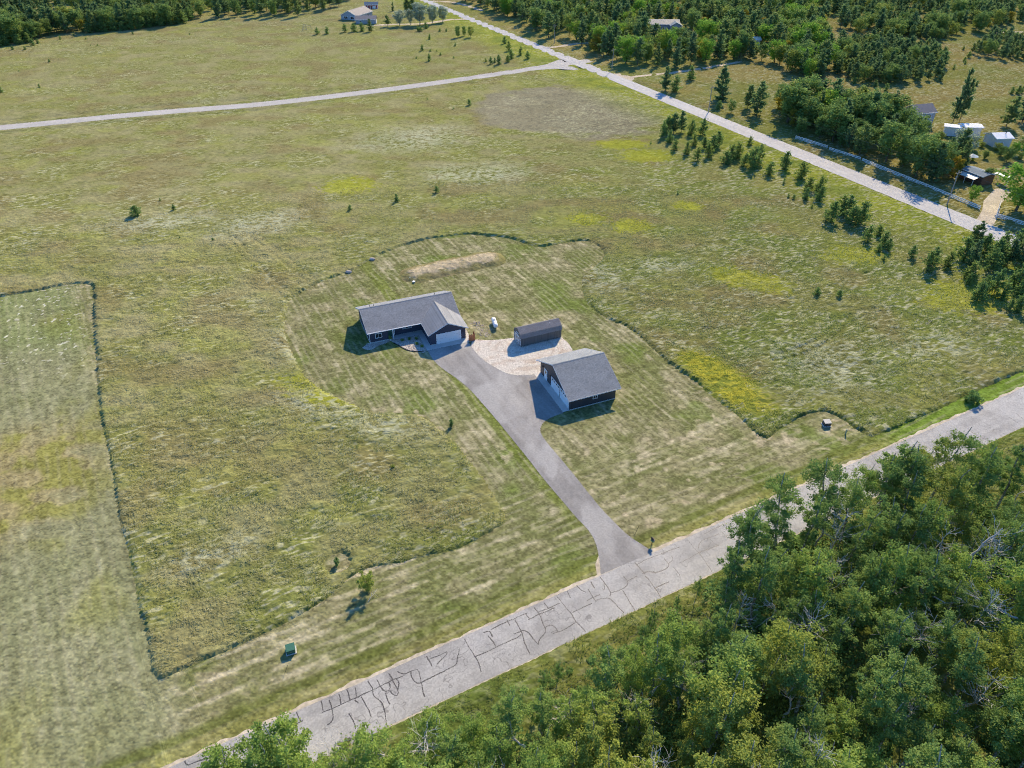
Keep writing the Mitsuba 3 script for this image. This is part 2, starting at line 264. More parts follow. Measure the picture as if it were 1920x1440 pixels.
def shingle(c0, c1, loc):
    ca, sa = float(loc.m[0, 0]), float(loc.m[1, 0])
    def fn(p, n, uv):
        s = p.x * ca + p.y * sa; t = p.y * ca - p.x * sa
        row = dr.floor(p.z / .075 + 200) + 977 * dr.floor(t / 400)
        k = cell_rand(s / .33 + .5 * row, row, 2.); k2 = cell_rand(s / .16 + .37 * row, row, 5.)
        b = fbm(s / 2.5, t / 1.7, p.z, 3)
        return mix(C(*c0), C(*c1), .5 * k + .3 * k2 + .2 * b) * (.86 + .28 * b)
    return fn
def shin_h(p, n, uv): return .010 * cell_rand(p.x / .3, p.y / .3, p.z / .08)
diffuse('mat_roof_house', shingle((.165, .172, .182), (.30, .31, .325), HOUSE), rough=.75)
diffuse('mat_roof_shop', shingle((.17, .182, .19), (.31, .325, .335), SHOP), rough=.75)
diffuse('mat_roof_shed', shingle((.165, .15, .148), (.29, .265, .255), SHED), rough=.42)
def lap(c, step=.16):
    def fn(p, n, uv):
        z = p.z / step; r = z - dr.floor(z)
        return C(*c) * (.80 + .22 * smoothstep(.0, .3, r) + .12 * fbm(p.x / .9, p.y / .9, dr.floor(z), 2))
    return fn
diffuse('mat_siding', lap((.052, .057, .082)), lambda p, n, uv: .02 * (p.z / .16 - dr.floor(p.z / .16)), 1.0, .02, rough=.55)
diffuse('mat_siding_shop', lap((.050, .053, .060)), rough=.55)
diffuse('mat_siding_shed', lambda p, n, uv: mix(C(.10, .10, .10), C(.135, .135, .13), cell_rand((p.x * .918 + p.y * .397) / .2, 0, 0)) * (.9 + .2 * noise(p.x, p.y, p.z)), rough=.6)
plain('mat_white', (.78, .78, .78), .45)
plain('mat_offwhite', (.62, .62, .60), .5)
plain('mat_fascia', (.55, .57, .60), .5)
plain('mat_glass', (.02, .025, .03), .08)
plain('mat_box_dark', (.05, .065, .075), .5)
plain('mat_wire', (.12, .12, .12), .5)
plain('mat_black', (.02, .02, .022), .5)
plain('mat_green_metal', (.05, .16, .11), .45)
plain('mat_grey_metal', (.34, .35, .35), .45)
plain('mat_tank', (.80, .81, .82), .35)
plain('mat_sage', (.30, .38, .30), .5)
plain('mat_brown', (.10, .05, .03), .5)
plain('mat_red', (.33, .06, .055), .6)
plain('mat_grey_wall', (.33, .36, .40), .6)
plain('mat_white_metal', (.80, .80, .80), .8)
plain('mat_blue_roof', (.15, .20, .24), .9)
diffuse('mat_cedar', lambda p, n, uv: mix(C(.36, .12, .045), C(.48, .19, .075), noise(p.x / .05, p.y / .05, p.z / .6)), rough=.6)
diffuse('mat_pole', lambda p, n, uv: mix(C(.24, .21, .18), C(.36, .33, .29), noise(p.x / .05, p.y / .05, p.z / .8)), rough=.8)
diffuse('mat_stone', lambda p, n, uv: mix(C(.36, .30, .26), C(.58, .52, .47), cell_rand(p.x / .35, p.y / .35, 1.)) * (.8 + .35 * noise(p.x / .07, p.y / .07, p.z / .07)))
diffuse('mat_bark_pale', lambda p, n, uv: mix(C(.17, .16, .12), C(.40, .38, .32), smoothstep(.3, .65, noise(p.x / .16, p.y / .16, p.z / .35))))
diffuse('mat_bark_dark', lambda p, n, uv: mix(C(.09, .07, .05), C(.19, .15, .115), noise(p.x / .1, p.y / .1, p.z / .4)))
diffuse('mat_deadwood', lambda p, n, uv: mix(C(.42, .40, .37), C(.66, .64, .60), noise(p.x / .2, p.y / .2, p.z / .3)))
def leaf(key, c0, c1, c2, trans, rough=.5, cell=5.0):
    def fn(p, n, uv):
        q = smoothstep(.34, .66, fbm(p.x / cell, p.y / cell, p.z / (cell * 2), 2)); f = noise(p.x / .27, p.y / .27, p.z / .27)
        c = mix(mix(C(*c0), C(*c1), q), C(*c2), .75 * smoothstep(.62, .80, noise(p.x / 7.3 + 11, p.y / 7.3, 2.)))
        return c * (.62 + .76 * f)
    scene[key] = {'type': 'principledthin', 'base_color': mikit.proc(fn), 'roughness': rough, 'diff_trans': trans, 'spec_trans': 0.0, 'eta': 1.5}
leaf('mat_leaf', (.225, .335, .10), (.305, .42, .12), (.39, .44, .10), 1.0, .36)
leaf('mat_leaf_lime', (.27, .385, .095), (.35, .465, .115), (.42, .46, .10), 1.0, .36)
leaf('mat_leaf_wood', (.20, .315, .105), (.28, .40, .12), (.38, .425, .10), 1.0, .36)
leaf('mat_leaf_bright', (.22, .42, .075), (.29, .48, .085), (.36, .46, .08), 1.0, .4)
leaf('mat_leaf_silver', (.42, .50, .38), (.50, .57, .43), (.44, .50, .36), .8, .4)
leaf('mat_leaf_gold', (.36, .34, .06), (.42, .36, .06), (.44, .30, .06), .9)
leaf('mat_needle', (.155, .25, .12), (.22, .325, .13), (.27, .34, .11), .95, .4)
leaf('mat_needle_young', (.18, .295, .105), (.25, .37, .115), (.29, .37, .10), .95, .4)
leaf('mat_leaf_red', (.22, .12, .11), (.27, .15, .12), (.2, .14, .08), .6)
def blade_col(p, n, uv):
    x, y = p.x, p.y
    b = fbm(x / 7.5 + 40, y / 5.5, 5.2, 3); k = cell_rand(x / .22, y / .22, 1.)
    east = smoothstep(-70, 60, x - .25 * (y - 140))
    c = mix(mix(C(.335, .31, .17), C(.265, .27, .105), smoothstep(.35, .6, b)), mix(C(.24, .255, .09), C(.20, .25, .07), smoothstep(.35, .6, b)), east)
    c = mix(c, C(.50, .48, .31), .75 * smoothstep(.5, .95, k))
    gd = mi.Float(0)
    for q, r in zip(GOLD, (3.4, 4.2, 4.0)): gd = dr.maximum(gd, blob(x, y, q[0], q[1], r * 1.6, r, -.72, 0, .4))
    c = mix(c, C(.42, .40, .06), gd)
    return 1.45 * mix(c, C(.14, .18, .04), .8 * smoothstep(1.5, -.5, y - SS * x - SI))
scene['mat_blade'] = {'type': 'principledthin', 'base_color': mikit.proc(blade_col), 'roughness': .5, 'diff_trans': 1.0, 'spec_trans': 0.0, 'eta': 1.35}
# ------------------------------------------------------------------ ground, meadow, lawn, roads
put('ground', V([[-4000, -600, -1.2], [4000, -600, -1.2], [4000, 5000, -1.2], [-4000, 5000, -1.2]], [[0, 1, 2], [0, 2, 3]]), 'mat_ground', 'flat rough grass ground reaching out to the horizon', kind='structure')

shapely.prepare(mown); shapely.prepare(hard)
DITCH = LineString(side_line)
rut = [chaikin(p, 2) for p in ([(-71.19,166.71),(-64.72,156.97),(-57.74,146.98),(-52.09,139.60),(-47.52,134.58)], [(48.78,112.00),(54.21,113.09),(60.85,117.41),(66.76,123.40),(73.94,129.15),(79.46,130.25),(82.94,126.76),(84.96,124.02)], [(-66.64,168.64),(-56.72,156.97),(-49.40,148.05),(-45.13,142.84)])]
RUTS = unary_union([LineString(p).buffer(.85, cap_style=2).exterior for p in rut])
shapely.prepare(RUTS)
PADS = unary_union([Polygon(lp(HOUSE, [(0, 0), (19, 0), (19, 11), (0, 11)]))])
MOUND_A, MOUND_B = np.array([(-24.78,145.67)][0]), np.array([(-2.57,156.10)][0])
def grass_height(x, y, fine):
    """how high the unmown grass stands: nothing on mown or paved land, thick clumps elsewhere"""
    pt = shapely.points(x, y)
    dm = shapely.distance(pt, mown); dh = shapely.distance(pt, hard)
    inside = np.minimum(dm, dh) <= 0
    p = np.c_[x, y, 0 * x]
    h = .30 + .34 * (meshkit.fbm(p / 9.0, 2, 3) - .3)
    if fine > 0: h += .36 * (meshkit.noise(p / [1.5, 1.1, 1], 5) - .4)
    if fine > 1: h += .15 * (meshkit.noise(p / [.72, .6, 1], 8) - .4)
    wob = .6 * (meshkit.noise(p / [5.0, 5.0, 1], 43) - .5) + .22 * (meshkit.noise(p / [1.1, 1.1, 1], 41) - .5) + .2 * (meshkit.noise(p / [.5, .5, 1], 42) - .5)
    h *= np.clip((dm + wob) / .26, 0, 1) * (.66 + .40 * np.clip((y - 82) / 30, 0, 1) * np.exp(-dm / 1.5) + .32 * np.clip(dm / 4, 0, 1)) * np.clip(dh / 1.8, 0, 1) ** .8
    dt = shapely.distance(pt, RUTS); h *= .35 + .65 * np.clip((dt - .18) / .3, 0, 1)
    ds = shapely.distance(pt, DITCH)
    h -= .55 * np.exp(-((ds - 8.5) / 2.2) ** 2) * (y > 200)
    h += .8 * np.clip(meshkit.fbm(p / 60.0, 2, 21) - .45, 0, 1) * np.clip((np.minimum(dm, dh) - 6) / 25, 0, 1) * (y > 110)
    return np.where(inside, -.10, h), inside
def grid(x0, x1, y0, y1, c, fine, top=None, cutout=None):
    xs = np.arange(x0, x1 + c / 2, c); ys = np.arange(y0, y1 + c / 2, c)
    X, Y = np.meshgrid(xs, ys); jit = .3 * c
    JX = X + jit * (meshkit.noise(np.c_[X.ravel() * 7.3, Y.ravel() * 5.1, 0 * X.ravel()], 31).reshape(X.shape) - .5)
    JY = Y + jit * (meshkit.noise(np.c_[X.ravel() * 5.7, Y.ravel() * 8.1, 0 * X.ravel()], 32).reshape(X.shape) - .5)
    for a in (JX, JY): pass
    JX[0], JX[-1], JY[0], JY[-1] = X[0], X[-1], Y[0], Y[-1]
    z, ins = grass_height(JX.ravel(), JY.ravel(), fine)
    z = z.reshape(X.shape); ins = ins.reshape(X.shape)
    if top is not None: z[-1] = np.interp(xs, top[0], top[1])
    n, m = X.shape; i = np.arange(n * m).reshape(n, m)
    q = np.stack([i[:-1, :-1], i[:-1, 1:], i[1:, 1:], i[1:, :-1]], -1).reshape(-1, 4)
    q = q[~ins.ravel()[q].all(1)]
    v = np.c_[JX.ravel(), JY.ravel(), z.ravel()]
    f = np.vstack([q[:, [0, 1, 2]], q[:, [0, 2, 3]]])
    use = np.unique(f); re = np.zeros(len(v), int); re[use] = np.arange(len(use))
    return V(v[use], re[f]), (xs, z[0])
far, row = grid(-640, 640, 330, 760, 4.0, 0)
mid, row2 = grid(-330, 340, 170, 330, 1.25, 1, row)
near, row3 = grid(-150, 165, 96, 170, .55, 2, row2)
close, _ = grid(-95, 125, 18, 96, .42, 2, row3)
side_l, _ = grid(-640, -330, 130, 330, 8.0, 0); side_r, _ = grid(340, 640, 130, 330, 8.0, 0)
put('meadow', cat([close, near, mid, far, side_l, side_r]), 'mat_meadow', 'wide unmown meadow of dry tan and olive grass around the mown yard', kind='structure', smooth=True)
put('lawn', sheet(lawn_p.union(ring.buffer(.3)).buffer(.25), 0.0), 'mat_lawn', 'mown yard and roadside lawn with pale mowing stripes', kind='structure')
# long septic mound of dry straw grass behind the house
ax = MOUND_B - MOUND_A; ml = np.linalg.norm(ax); ax /= ml; ay = np.array([-ax[1], ax[0]])
uu, vv = np.meshgrid(np.linspace(-.12, 1.12, 110), np.linspace(-5.2, 5.2, 56))
d = np.hypot(np.maximum(np.abs(uu - .5) * ml - ml / 2 + 3.4, 0), vv * 1.0)
pw = (MOUND_A + MOUND_B)[None] / 2 + ((uu - .5) * ml).reshape(-1, 1) * ax + vv.reshape(-1, 1) * ay
pz = np.c_[pw, 0 * pw[:, 0]]
dd = d.ravel() + 1.1 * (meshkit.fbm(pz / 2.2, 3, 4) - .5)
hz = .95 * np.clip(1 - (dd / 4.3) ** 2, 0, 1) ** 1.2 + .26 * (meshkit.noise(pz / .55, 6) - .3) * np.clip(1.6 - dd / 2.9, 0, 1) - .03
n, m = uu.shape; i = np.arange(n * m).reshape(n, m)
q = np.stack([i[:-1, :-1], i[:-1, 1:], i[1:, 1:], i[1:, :-1]], -1).reshape(-1, 4)
put('mound', V(np.c_[pw, hz], np.vstack([q[:, [0, 1, 2]], q[:, [0, 2, 3]]])), 'mat_mound', 'long low mound of dry straw grass behind the house', kind='structure', smooth=True)

def ragged(pts, amp, step=.8, seed=1):
    p = smoothline(pts, step); q = np.c_[p, 0 * p[:, 0]]
    w = amp * (meshkit.fbm(q / 1.3, 2, seed) - .5) * 2; t = np.gradient(p, axis=0); t /= np.linalg.norm(t, axis=1, keepdims=True)
    return p + np.c_[-t[:, 1], t[:, 0]] * w[:, None]
nn = ragged([(-190, nroad(-190)), (260, nroad(260))], .10, .7, 3); ss = ragged([(-190, sroad(-190)), (260, sroad(260))], .12, .7, 4)
put('road', sheet(Polygon(np.vstack([nn, ss[::-1]])), .045), 'mat_road', 'cracked grey asphalt road crossing the lower right with dark sealed seams', kind='structure')
sh_n = Polygon(np.vstack([nn + [0, -.2], ragged([(-190, nroad(-190) + .45), (260, nroad(260) + .45)], .34, .5, 9)[::-1]])).buffer(0)
sh_s = Polygon(np.vstack([ss + [0, .2], ragged([(-190, sroad(-190) - .35), (260, sroad(260) - .35)], .30, .5, 10)[::-1]])).buffer(0)
put('road_shoulder', sheet(unary_union([sh_n, sh_s]).union(Polygon([(11.87,64.55),(11.21,62.90),(11.25,61.12),(10.67,60.25),(11.87,60.94),(11.94,63.08)])).difference(driveway_p), .030), 'mat_dirt', 'pale crumbled gravel edge along the asphalt road', kind='structure')
fl = ragged([(TOP_L(-60), -60), (TOP_L(720), 720)], .2, 2, 5); fr = ragged([(TOP_R(-60), -60), (TOP_R(720), 720)], .2, 2, 6)
put('road_001', sheet(Polygon(np.vstack([fl, fr[::-1]])), .06), 'mat_far_road', 'straight light grey road running from the top centre down the right side', kind='structure')
put('road_002', sheet(side_road, .05), 'mat_side_road', 'pale curving side road joining the straight road at the top', kind='structure')
put('driveway', sheet(driveway_p, .03), 'mat_drive', 'smooth grey asphalt driveway leading from the road to the house and shop', kind='structure')
put('gravel_yard', sheet(yard_p, .02), 'mat_gravel', 'pale gravel yard under the barn shed beside the driveway', kind='structure')
put('track', sheet(tracks_far, .03), 'mat_dirt', 'pale dirt driveways leading off the straight road into the trees', kind='structure')
put('walkway', sheet(walk_p, .05), 'mat_concrete', 'concrete walkway and apron along the front of the house and garage', kind='structure')
put('apron', sheet(apron_p, .05), 'mat_concrete', 'concrete apron strip in front of the shop doors', kind='structure')
put('gravel_strip', sheet(strip_p, .035), 'mat_gravel', 'sunlit gravel strip along the right wall of the garage', kind='structure')
bed_p = Polygon(lp(HOUSE, [(4.35, .25), (5.5, .02), (10.05, .02), (10.05, -6.0), (9.2, -6.6)]) + chaikin([(-17.76,114.70),(-19.43,114.87),(-20.64,115.41),(-21.57,116.26),(-22.53,117.22),(-23.34,117.80)], 1).tolist()).buffer(0)
put('rock_bed', sheet(bed_p, .025), 'mat_gravel', 'bed of pink and tan landscaping stones inside the walkway corner', kind='structure')
pad_p = Polygon(chaikin(lp(HOUSE, [(.45, .45), (-1.35, -.1), (-1.1, -1.1), (-.3, -1.7), (.8, -1.6), (1.3, -.9), (4.2, -.35), (4.25, .45)]), 2).tolist()).buffer(0)
put('gravel_pad', sheet(pad_p, .022), 'mat_gravel', 'rounded gravel pad at the left front corner of the house', kind='structure')
bs = []
for k, poly in ((0, bed_p), (1, pad_p)):
    x0, y0, x1, y1 = poly.bounds
    for _ in range(900 if k == 0 else 260):
        q = (R.uniform(x0, x1), R.uniform(y0, y1))
        if poly.contains(Point(q)):
            s = trimesh.creation.icosphere(subdivisions=0); s.vertices *= R.uniform(.06, .17, 3) * [1, 1, .6]; s.apply_translation([*q, .05]); bs.append(s)
put('rock_bed__stones', cat(bs), 'mat_stone', kind='stuff')
edging = LineString(chaikin([(-17.04,114.75),(-17.75,114.61),(-19.42,114.75),(-20.63,115.32),(-21.56,116.17),(-22.52,117.12),(-23.34,117.74)], 2)).buffer(.07)
put('rock_bed__edging', cat([trimesh.creation.extrude_polygon(edging, .12, engine='earcut')]), 'mat_black')

TAR = [
[(-25.81,41.17),(-25.59,40.64),(-25.14,40.57),(-25.28,40.27),(-25.01,39.54),(-24.82,38.53)],
[(-25.09,40.12),(-24.44,40.42),(-23.81,40.79),(-23.30,41.09),(-23.04,41.24)],
[(-24.42,40.35),(-24.33,39.68)],
[(-23.94,42.23),(-23.57,41.62),(-23.22,41.09)],
[(-21.47,43.48),(-21.17,42.77),(-20.99,42.31)],
[(-21.17,42.08),(-20.09,42.62),(-19.14,43.09),(-18.33,43.56),(-17.50,43.96),(-16.52,44.44),(-15.83,44.84),(-15.13,45.25),(-14.42,45.66),(-13.72,46.16),(-13.27,46.24),(-12.47,46.66)],
[(-20.60,43.64),(-20.35,43.16),(-20.08,42.54),(-19.77,41.77),(-19.74,41.24),(-20.01,40.79),(-20.21,40.72)],
[(-19.62,44.36),(-19.40,43.64),(-19.23,43.16)],
[(-18.89,44.92),(-18.56,44.36),(-18.27,43.64)],
[(-18.00,45.08),(-17.76,44.60),(-17.59,44.04)],
[(-17.74,43.64),(-17.24,43.32)],
[(-17.05,43.96),(-16.46,43.16),(-15.96,42.39),(-15.54,41.62)],
[(-16.61,45.91),(-16.21,45.33),(-15.83,44.84),(-15.82,44.28),(-15.29,43.80),(-14.70,43.40),(-14.28,42.54),(-14.02,41.77),(-13.73,40.79)],
[(-18.04,42.00),(-17.64,41.39),(-17.26,40.94),(-17.07,40.27)],
[(-15.56,46.07),(-15.14,45.33),(-14.85,44.92),(-14.41,44.52),(-13.92,44.76),(-13.91,45.25),(-14.21,45.74)],
[(-14.40,44.44),(-14.05,43.56),(-13.68,43.09)],
[(-13.92,44.76),(-13.46,44.20),(-13.00,44.12),(-12.91,44.60),(-13.39,45.41),(-13.89,46.24),(-14.37,46.91)],
[(-13.08,44.76),(-12.91,45.82),(-13.43,46.24)],
[(-13.39,47.17),(-12.47,46.66),(-11.84,47.17),(-11.24,47.42),(-10.82,47.17),(-10.55,46.07),(-10.21,44.92),(-9.88,43.96)],
[(-11.83,47.08),(-11.67,46.41),(-11.12,45.66),(-10.81,45.58),(-10.44,45.74),(-8.98,46.57),(-7.64,47.34),(-6.44,48.02),(-6.54,48.46),(-6.43,49.16),(-6.33,50.14)],
[(-10.15,49.07),(-9.78,48.46),(-9.40,47.76)],
[(-9.80,48.72),(-8.58,49.25),(-7.51,49.87),(-8.08,48.98),(-8.87,48.02)],
[(-5.76,51.41),(-5.13,50.23),(-4.36,49.07),(-3.85,48.11),(-3.58,47.08)],
[(-4.36,49.07),(-3.19,49.60),(-1.93,50.32),(-0.97,50.77),(0.00,51.32)],
[(-1.93,50.41),(-2.35,51.14),(-2.93,51.87)],
[(-3.51,52.25),(-2.71,52.62),(-2.36,51.69)],
[(-2.63,52.72),(-1.65,53.29),(-0.66,53.86),(0.00,54.15)],
[(-0.67,54.15),(-0.25,53.29)],
[(-34.39,36.85),(-34.00,36.37),(-33.52,36.58),(-32.80,36.92),(-32.25,37.13),(-31.96,36.92),(-32.19,36.37)],
[(-31.26,38.39),(-30.84,37.54),(-30.12,36.44)],
[(-32.12,36.58),(-31.40,36.92),(-30.79,37.19),(-30.86,37.82),(-29.86,38.25),(-29.12,38.60),(-28.35,38.89)],
[(-29.84,38.39),(-29.22,37.13)],
[(-29.08,39.39),(-28.71,38.67)],
[(-30.40,36.85),(-30.34,37.54),(-29.94,37.61)],
[(0.00,54.05),(1.00,54.74),(2.35,55.33),(1.59,55.13),(2.17,54.35)],
[(0.33,54.15),(0.91,53.00),(1.23,52.25),(1.46,51.14),(1.76,50.23),(2.07,49.51)],
[(0.00,51.32),(0.81,51.69),(1.14,52.06)],
[(0.24,52.15),(0.98,52.43),(1.40,52.72),(2.12,52.25),(2.60,51.50),(3.14,50.68)],
[(2.79,56.02),(3.36,55.13),(3.74,53.96),(4.11,53.00),(4.17,52.25),(3.32,51.41),(3.14,50.68)],
[(2.00,54.15),(3.35,54.93),(5.41,55.92)],
[(3.36,55.33),(4.56,55.82),(6.12,56.63)],
[(4.09,56.73),(4.72,55.72)],
[(5.84,57.65),(6.30,56.83),(6.92,55.82),(7.54,54.93),(7.88,53.86),(8.57,53.19),(9.00,52.43)],
[(7.87,53.76),(7.26,53.29),(6.40,52.72),(5.56,52.34),(4.73,52.06),(4.92,52.53),(5.41,52.53)],
[(4.11,52.81),(4.29,53.29),(4.96,53.42),(5.51,52.91),(5.57,52.43)],
[(7.56,55.23),(8.78,55.82),(10.21,56.63)],
[(7.09,58.48),(7.54,57.44)],
[(8.46,59.43),(9.00,58.59),(9.58,58.27)],
[(10.33,59.97),(10.76,58.90)],
[(9.88,58.80),(10.31,57.75),(10.73,56.73)],
[(9.55,56.93),(10.46,57.55),(11.36,57.96)],
[(10.75,57.04),(11.82,57.44),(12.51,57.44),(12.95,56.83),(13.52,55.92),(14.10,55.13)],
[(11.64,60.72),(12.22,59.54),(12.86,58.27),(12.63,57.75)],
[(12.86,58.27),(13.83,58.48),(14.78,59.11),(15.20,59.65),(15.19,60.29),(14.75,60.94)],
[(12.05,59.65),(12.02,58.48),(11.71,58.90)],
[(14.36,58.59),(14.75,57.55),(15.12,56.53),(15.49,55.52)],
[(15.27,60.18),(16.60,60.94)],
[(17.66,60.94),(18.20,59.86),(18.72,58.80),(19.12,57.55)],
[(18.57,58.90),(19.53,59.43),(20.67,59.97)],
[(16.56,63.17),(17.13,62.16),(17.70,61.16)],
[(17.36,61.27),(18.31,61.71),(19.15,61.38),(20.31,61.93),(21.12,62.49),(21.06,63.17),(20.64,63.85)],
[(18.85,61.71),(19.04,61.27)],
[(21.64,62.38),(22.03,61.60),(22.26,60.94)],
[(21.63,64.32),(21.95,63.63),(21.22,63.06)],
[(22.57,63.06),(23.88,63.74),(25.15,64.66),(26.38,65.25),(27.58,65.72),(28.61,66.20)],
[(24.40,67.28),(24.78,66.44),(25.28,65.25),(25.81,64.32),(26.23,62.94),(26.64,61.60)],
[(25.58,65.37),(25.89,66.44),(26.82,67.28),(27.62,67.52),(29.10,68.26)],
[(27.59,67.40),(27.98,66.68),(28.40,66.08)],
[(16.68,62.72),(18.07,63.63),(19.63,64.32),(21.61,65.25),(23.19,65.84)],
[(20.57,65.60),(20.84,65.01)],
[(29.56,68.63),(29.92,67.77),(30.54,67.28),(31.47,67.28),(32.06,65.96),(32.63,64.66)],
[(27.03,68.26),(28.76,69.26),(30.49,70.14),(31.57,70.65)],
[(31.26,69.38),(31.63,68.63)],
[(33.74,72.34),(33.95,71.68)],
[(76.12,91.24),(76.64,89.69),(77.68,88.35)],
[(86.59,95.52),(86.91,93.71)],
[(84.58,94.79),(85.39,92.64)]]
for k, pl in enumerate(TAR):
    p = chaikin(pl, 2); p = smoothline(p, .35); q = np.c_[p, 0 * p[:, 0]]
    p = p + .10 * np.c_[meshkit.noise(q / .5, 3) - .5, meshkit.noise(q / .5, 4) - .5]
    t = np.gradient(p, axis=0); t /= np.linalg.norm(t, axis=1, keepdims=True) + 1e-9; s = np.c_[-t[:, 1], t[:, 0]]
    w = (.035 + .055 * meshkit.noise(q / .7, 5 + k) * (.6 + .6 * meshkit.noise(q / 2.5, 9)))[:, None] * (.75 if k >= len(TAR) - 14 else 1.0)
    a, b = p + s * w, p - s * w; n = len(p); z = np.full(n, .049 + .0001 * (k % 20))
    i = np.arange(n - 1); f = np.vstack([np.c_[i, i + n + 1, i + 1], np.c_[i, i + n, i + n + 1]])
    m = V(np.vstack([np.c_[a, z], np.c_[b, z]]), f)
    if m.face_normals[:, 2].mean() < 0: m.invert()
    put('road__tar_seam' + ('_%03d' % k if k else ''), m, 'mat_tar')

# wind-laid blades and seed heads of the tall grass, one mass
N = 620000
r = np.sqrt(R.uniform(42 ** 2, 205 ** 2, N)); th = R.uniform(-.86, .80, N)
gx, gy = r * np.sin(th), r * np.cos(th)
keep = R.uniform(0, 1, N) < np.clip((95 / np.hypot(r, EYE * .3)) ** 1.2, .18, 1)
gx, gy = gx[keep], gy[keep]
gp = np.c_[gx, gy, 0 * gx]
hh, ins = grass_height(gx, gy, 2)
clump = meshkit.fbm(gp / 2.6, 2, 11)
ok = (~ins) & (hh > .12) & (clump > .42)
gx, gy, hh, gp, clump = gx[ok], gy[ok], hh[ok], gp[ok], clump[ok]
ang = .55 + 2.6 * (meshkit.fbm(gp / 6.0, 2, 13) - .5) + R.normal(0, .45, len(gx))
ln = R.uniform(.3, .75, len(gx)) * (.6 + clump); w = R.uniform(.018, .045, len(gx))
dx, dy = np.cos(ang), np.sin(ang)
base = np.c_[gx, gy, hh - .08]; lift = R.uniform(.08, .28, len(gx))
tip = base + np.c_[dx * ln, dy * ln, lift]; mid_ = base + np.c_[dx * ln * .4, dy * ln * .4, lift * 1.15]; wd = np.c_[-dy, dx, 0 * dx] * w[:, None]
v = np.stack([base - wd * .5, base + wd * .5, mid_ + wd, mid_ - wd, tip], 1).reshape(-1, 3); i = np.arange(len(gx))[:, None] * 5
put('grass', V(v, np.vstack([i + [0, 1, 2], i + [0, 2, 3], i + [3, 2, 4]])), 'mat_blade', 'tall wind-laid grass blades and pale seed heads over the meadow', 'grass', kind='stuff')
print('blades', len(gx))

# ------------------------------------------------------------------ the dark house
def window(holder, loc, s0, s1, t, z0, z1, face, bars=1, trim='mat_white', w=.10):
    """a framed window on a wall: face 't-' looks along -t, 's-' along -s, 's+' along +s, 't+' along +t"""
    k = nk(holder + '__window'); fr, sgn = [], -1 if face[1] == '-' else 1
    def bar(a0, a1, b0, b1, d0=.0, d1=.07):
        if face[0] == 't': fr.append(box(a0, a1, t + sgn * d0, t + sgn * d1, b0, b1))
        else: fr.append(box(t + sgn * d0, t + sgn * d1, a0, a1, b0, b1))
    bar(s0, s1, z0, z0 + w); bar(s0, s1, z1 - w, z1); bar(s0, s0 + w, z0 + w, z1 - w); bar(s1 - w, s1, z0 + w, z1 - w)
    for i in range(bars):
        m = s0 + (s1 - s0) * (i + 1) / (bars + 1); bar(m - .03, m + .03, z0 + w, z1 - w, 0, .055)
    put(k + '__frame', loc(cat(fr)), trim)
    g = box(s0 + .02, s1 - .02, t, t + sgn * .03, z0 + .02, z1 - .02) if face[0] == 't' else box(t, t + sgn * .03, s0 + .02, s1 - .02, z0 + .02, z1 - .02)
    put(k + '__pane', loc(g), 'mat_glass')
def overhead_door(key, loc, a0, a1, t, z1, face, lights=0, rows=4):
    sgn = -1 if face[1] == '-' else 1
    B = (lambda p0, p1, d0, d1, q0, q1: box(p0, p1, t + sgn * d0, t + sgn * d1, q0, q1)) if face[0] == 't' else (lambda p0, p1, d0, d1, q0, q1: box(t + sgn * d0, t + sgn * d1, p0, p1, q0, q1))
    put(key + '__frame', loc(cat([B(a0 - .12, a0, 0, .06, .06, z1), B(a1, a1 + .12, 0, .06, .06, z1), B(a0 - .12, a1 + .12, 0, .06, z1, z1 + .12)])), 'mat_white')
    h = (z1 - .06) / rows
    for i in range(rows):
        p = [B(a0 + .004, a1 - .004, 0, .03, .06 + i * h + .012, .06 + (i + 1) * h - .012)]
        n = max(3, int((a1 - a0) / .62)); c = (a1 - a0) / n
        if not (lights and i == rows - 1):
            p += [B(a0 + j * c + .09, a0 + (j + 1) * c - .09, .03, .045, .06 + i * h + .1, .06 + (i + 1) * h - .1) for j in range(n)]
        put(nk(key + '__panel'), loc(cat(p)), 'mat_white')
    for j in range(lights):
        c = (a1 - a0) / lights
        put(nk(key + '__pane'), loc(B(a0 + j * c + .14, a0 + (j + 1) * c - .14, .03, .045, z1 - h + .14, z1 - .12)), 'mat_glass')

L, D, ZE, ZR, SA, SB, PG, ZG, O = 19.04, 11.0, 2.678, 5.207, 10.837, 19.008, 5.149, 4.636, .474
HM = (SA + SB) / 2; TV = (ZG - ZE) / (ZR - ZE) * D / 2; mslope = (ZR - ZE) / (D / 2); gslope = (ZG - ZE) / ((SB - SA) / 2)
tag('house', 'dark navy house with grey gabled roof and attached garage at the driveway end', 'house')
TH = .16
def ru(t): return ZE + mslope * min(t, D - t) - TH - .01
w = [prism_s([(1.7, .02), (D - O, .02), (D - O, ru(D - O)), (D / 2, ru(D / 2)), (1.7, ru(1.7))], O, L - O), prism_s([(O, .02), (1.698, .02), (1.698, ru(1.7)), (O, ru(O))], O, 4.2)]
def gu(s): return ZE + gslope * (min(s - SA, SB - s)) - TH - .01
w.append(prism_t([(SA + O, .021), (SB - O + .002, .021), (SB - O + .002, gu(SB - O)), (HM, gu(HM)), (SA + O, gu(SA + O))], -PG + O, 1.698))
put('house__wall', HOUSE(cat(w)), 'mat_siding')
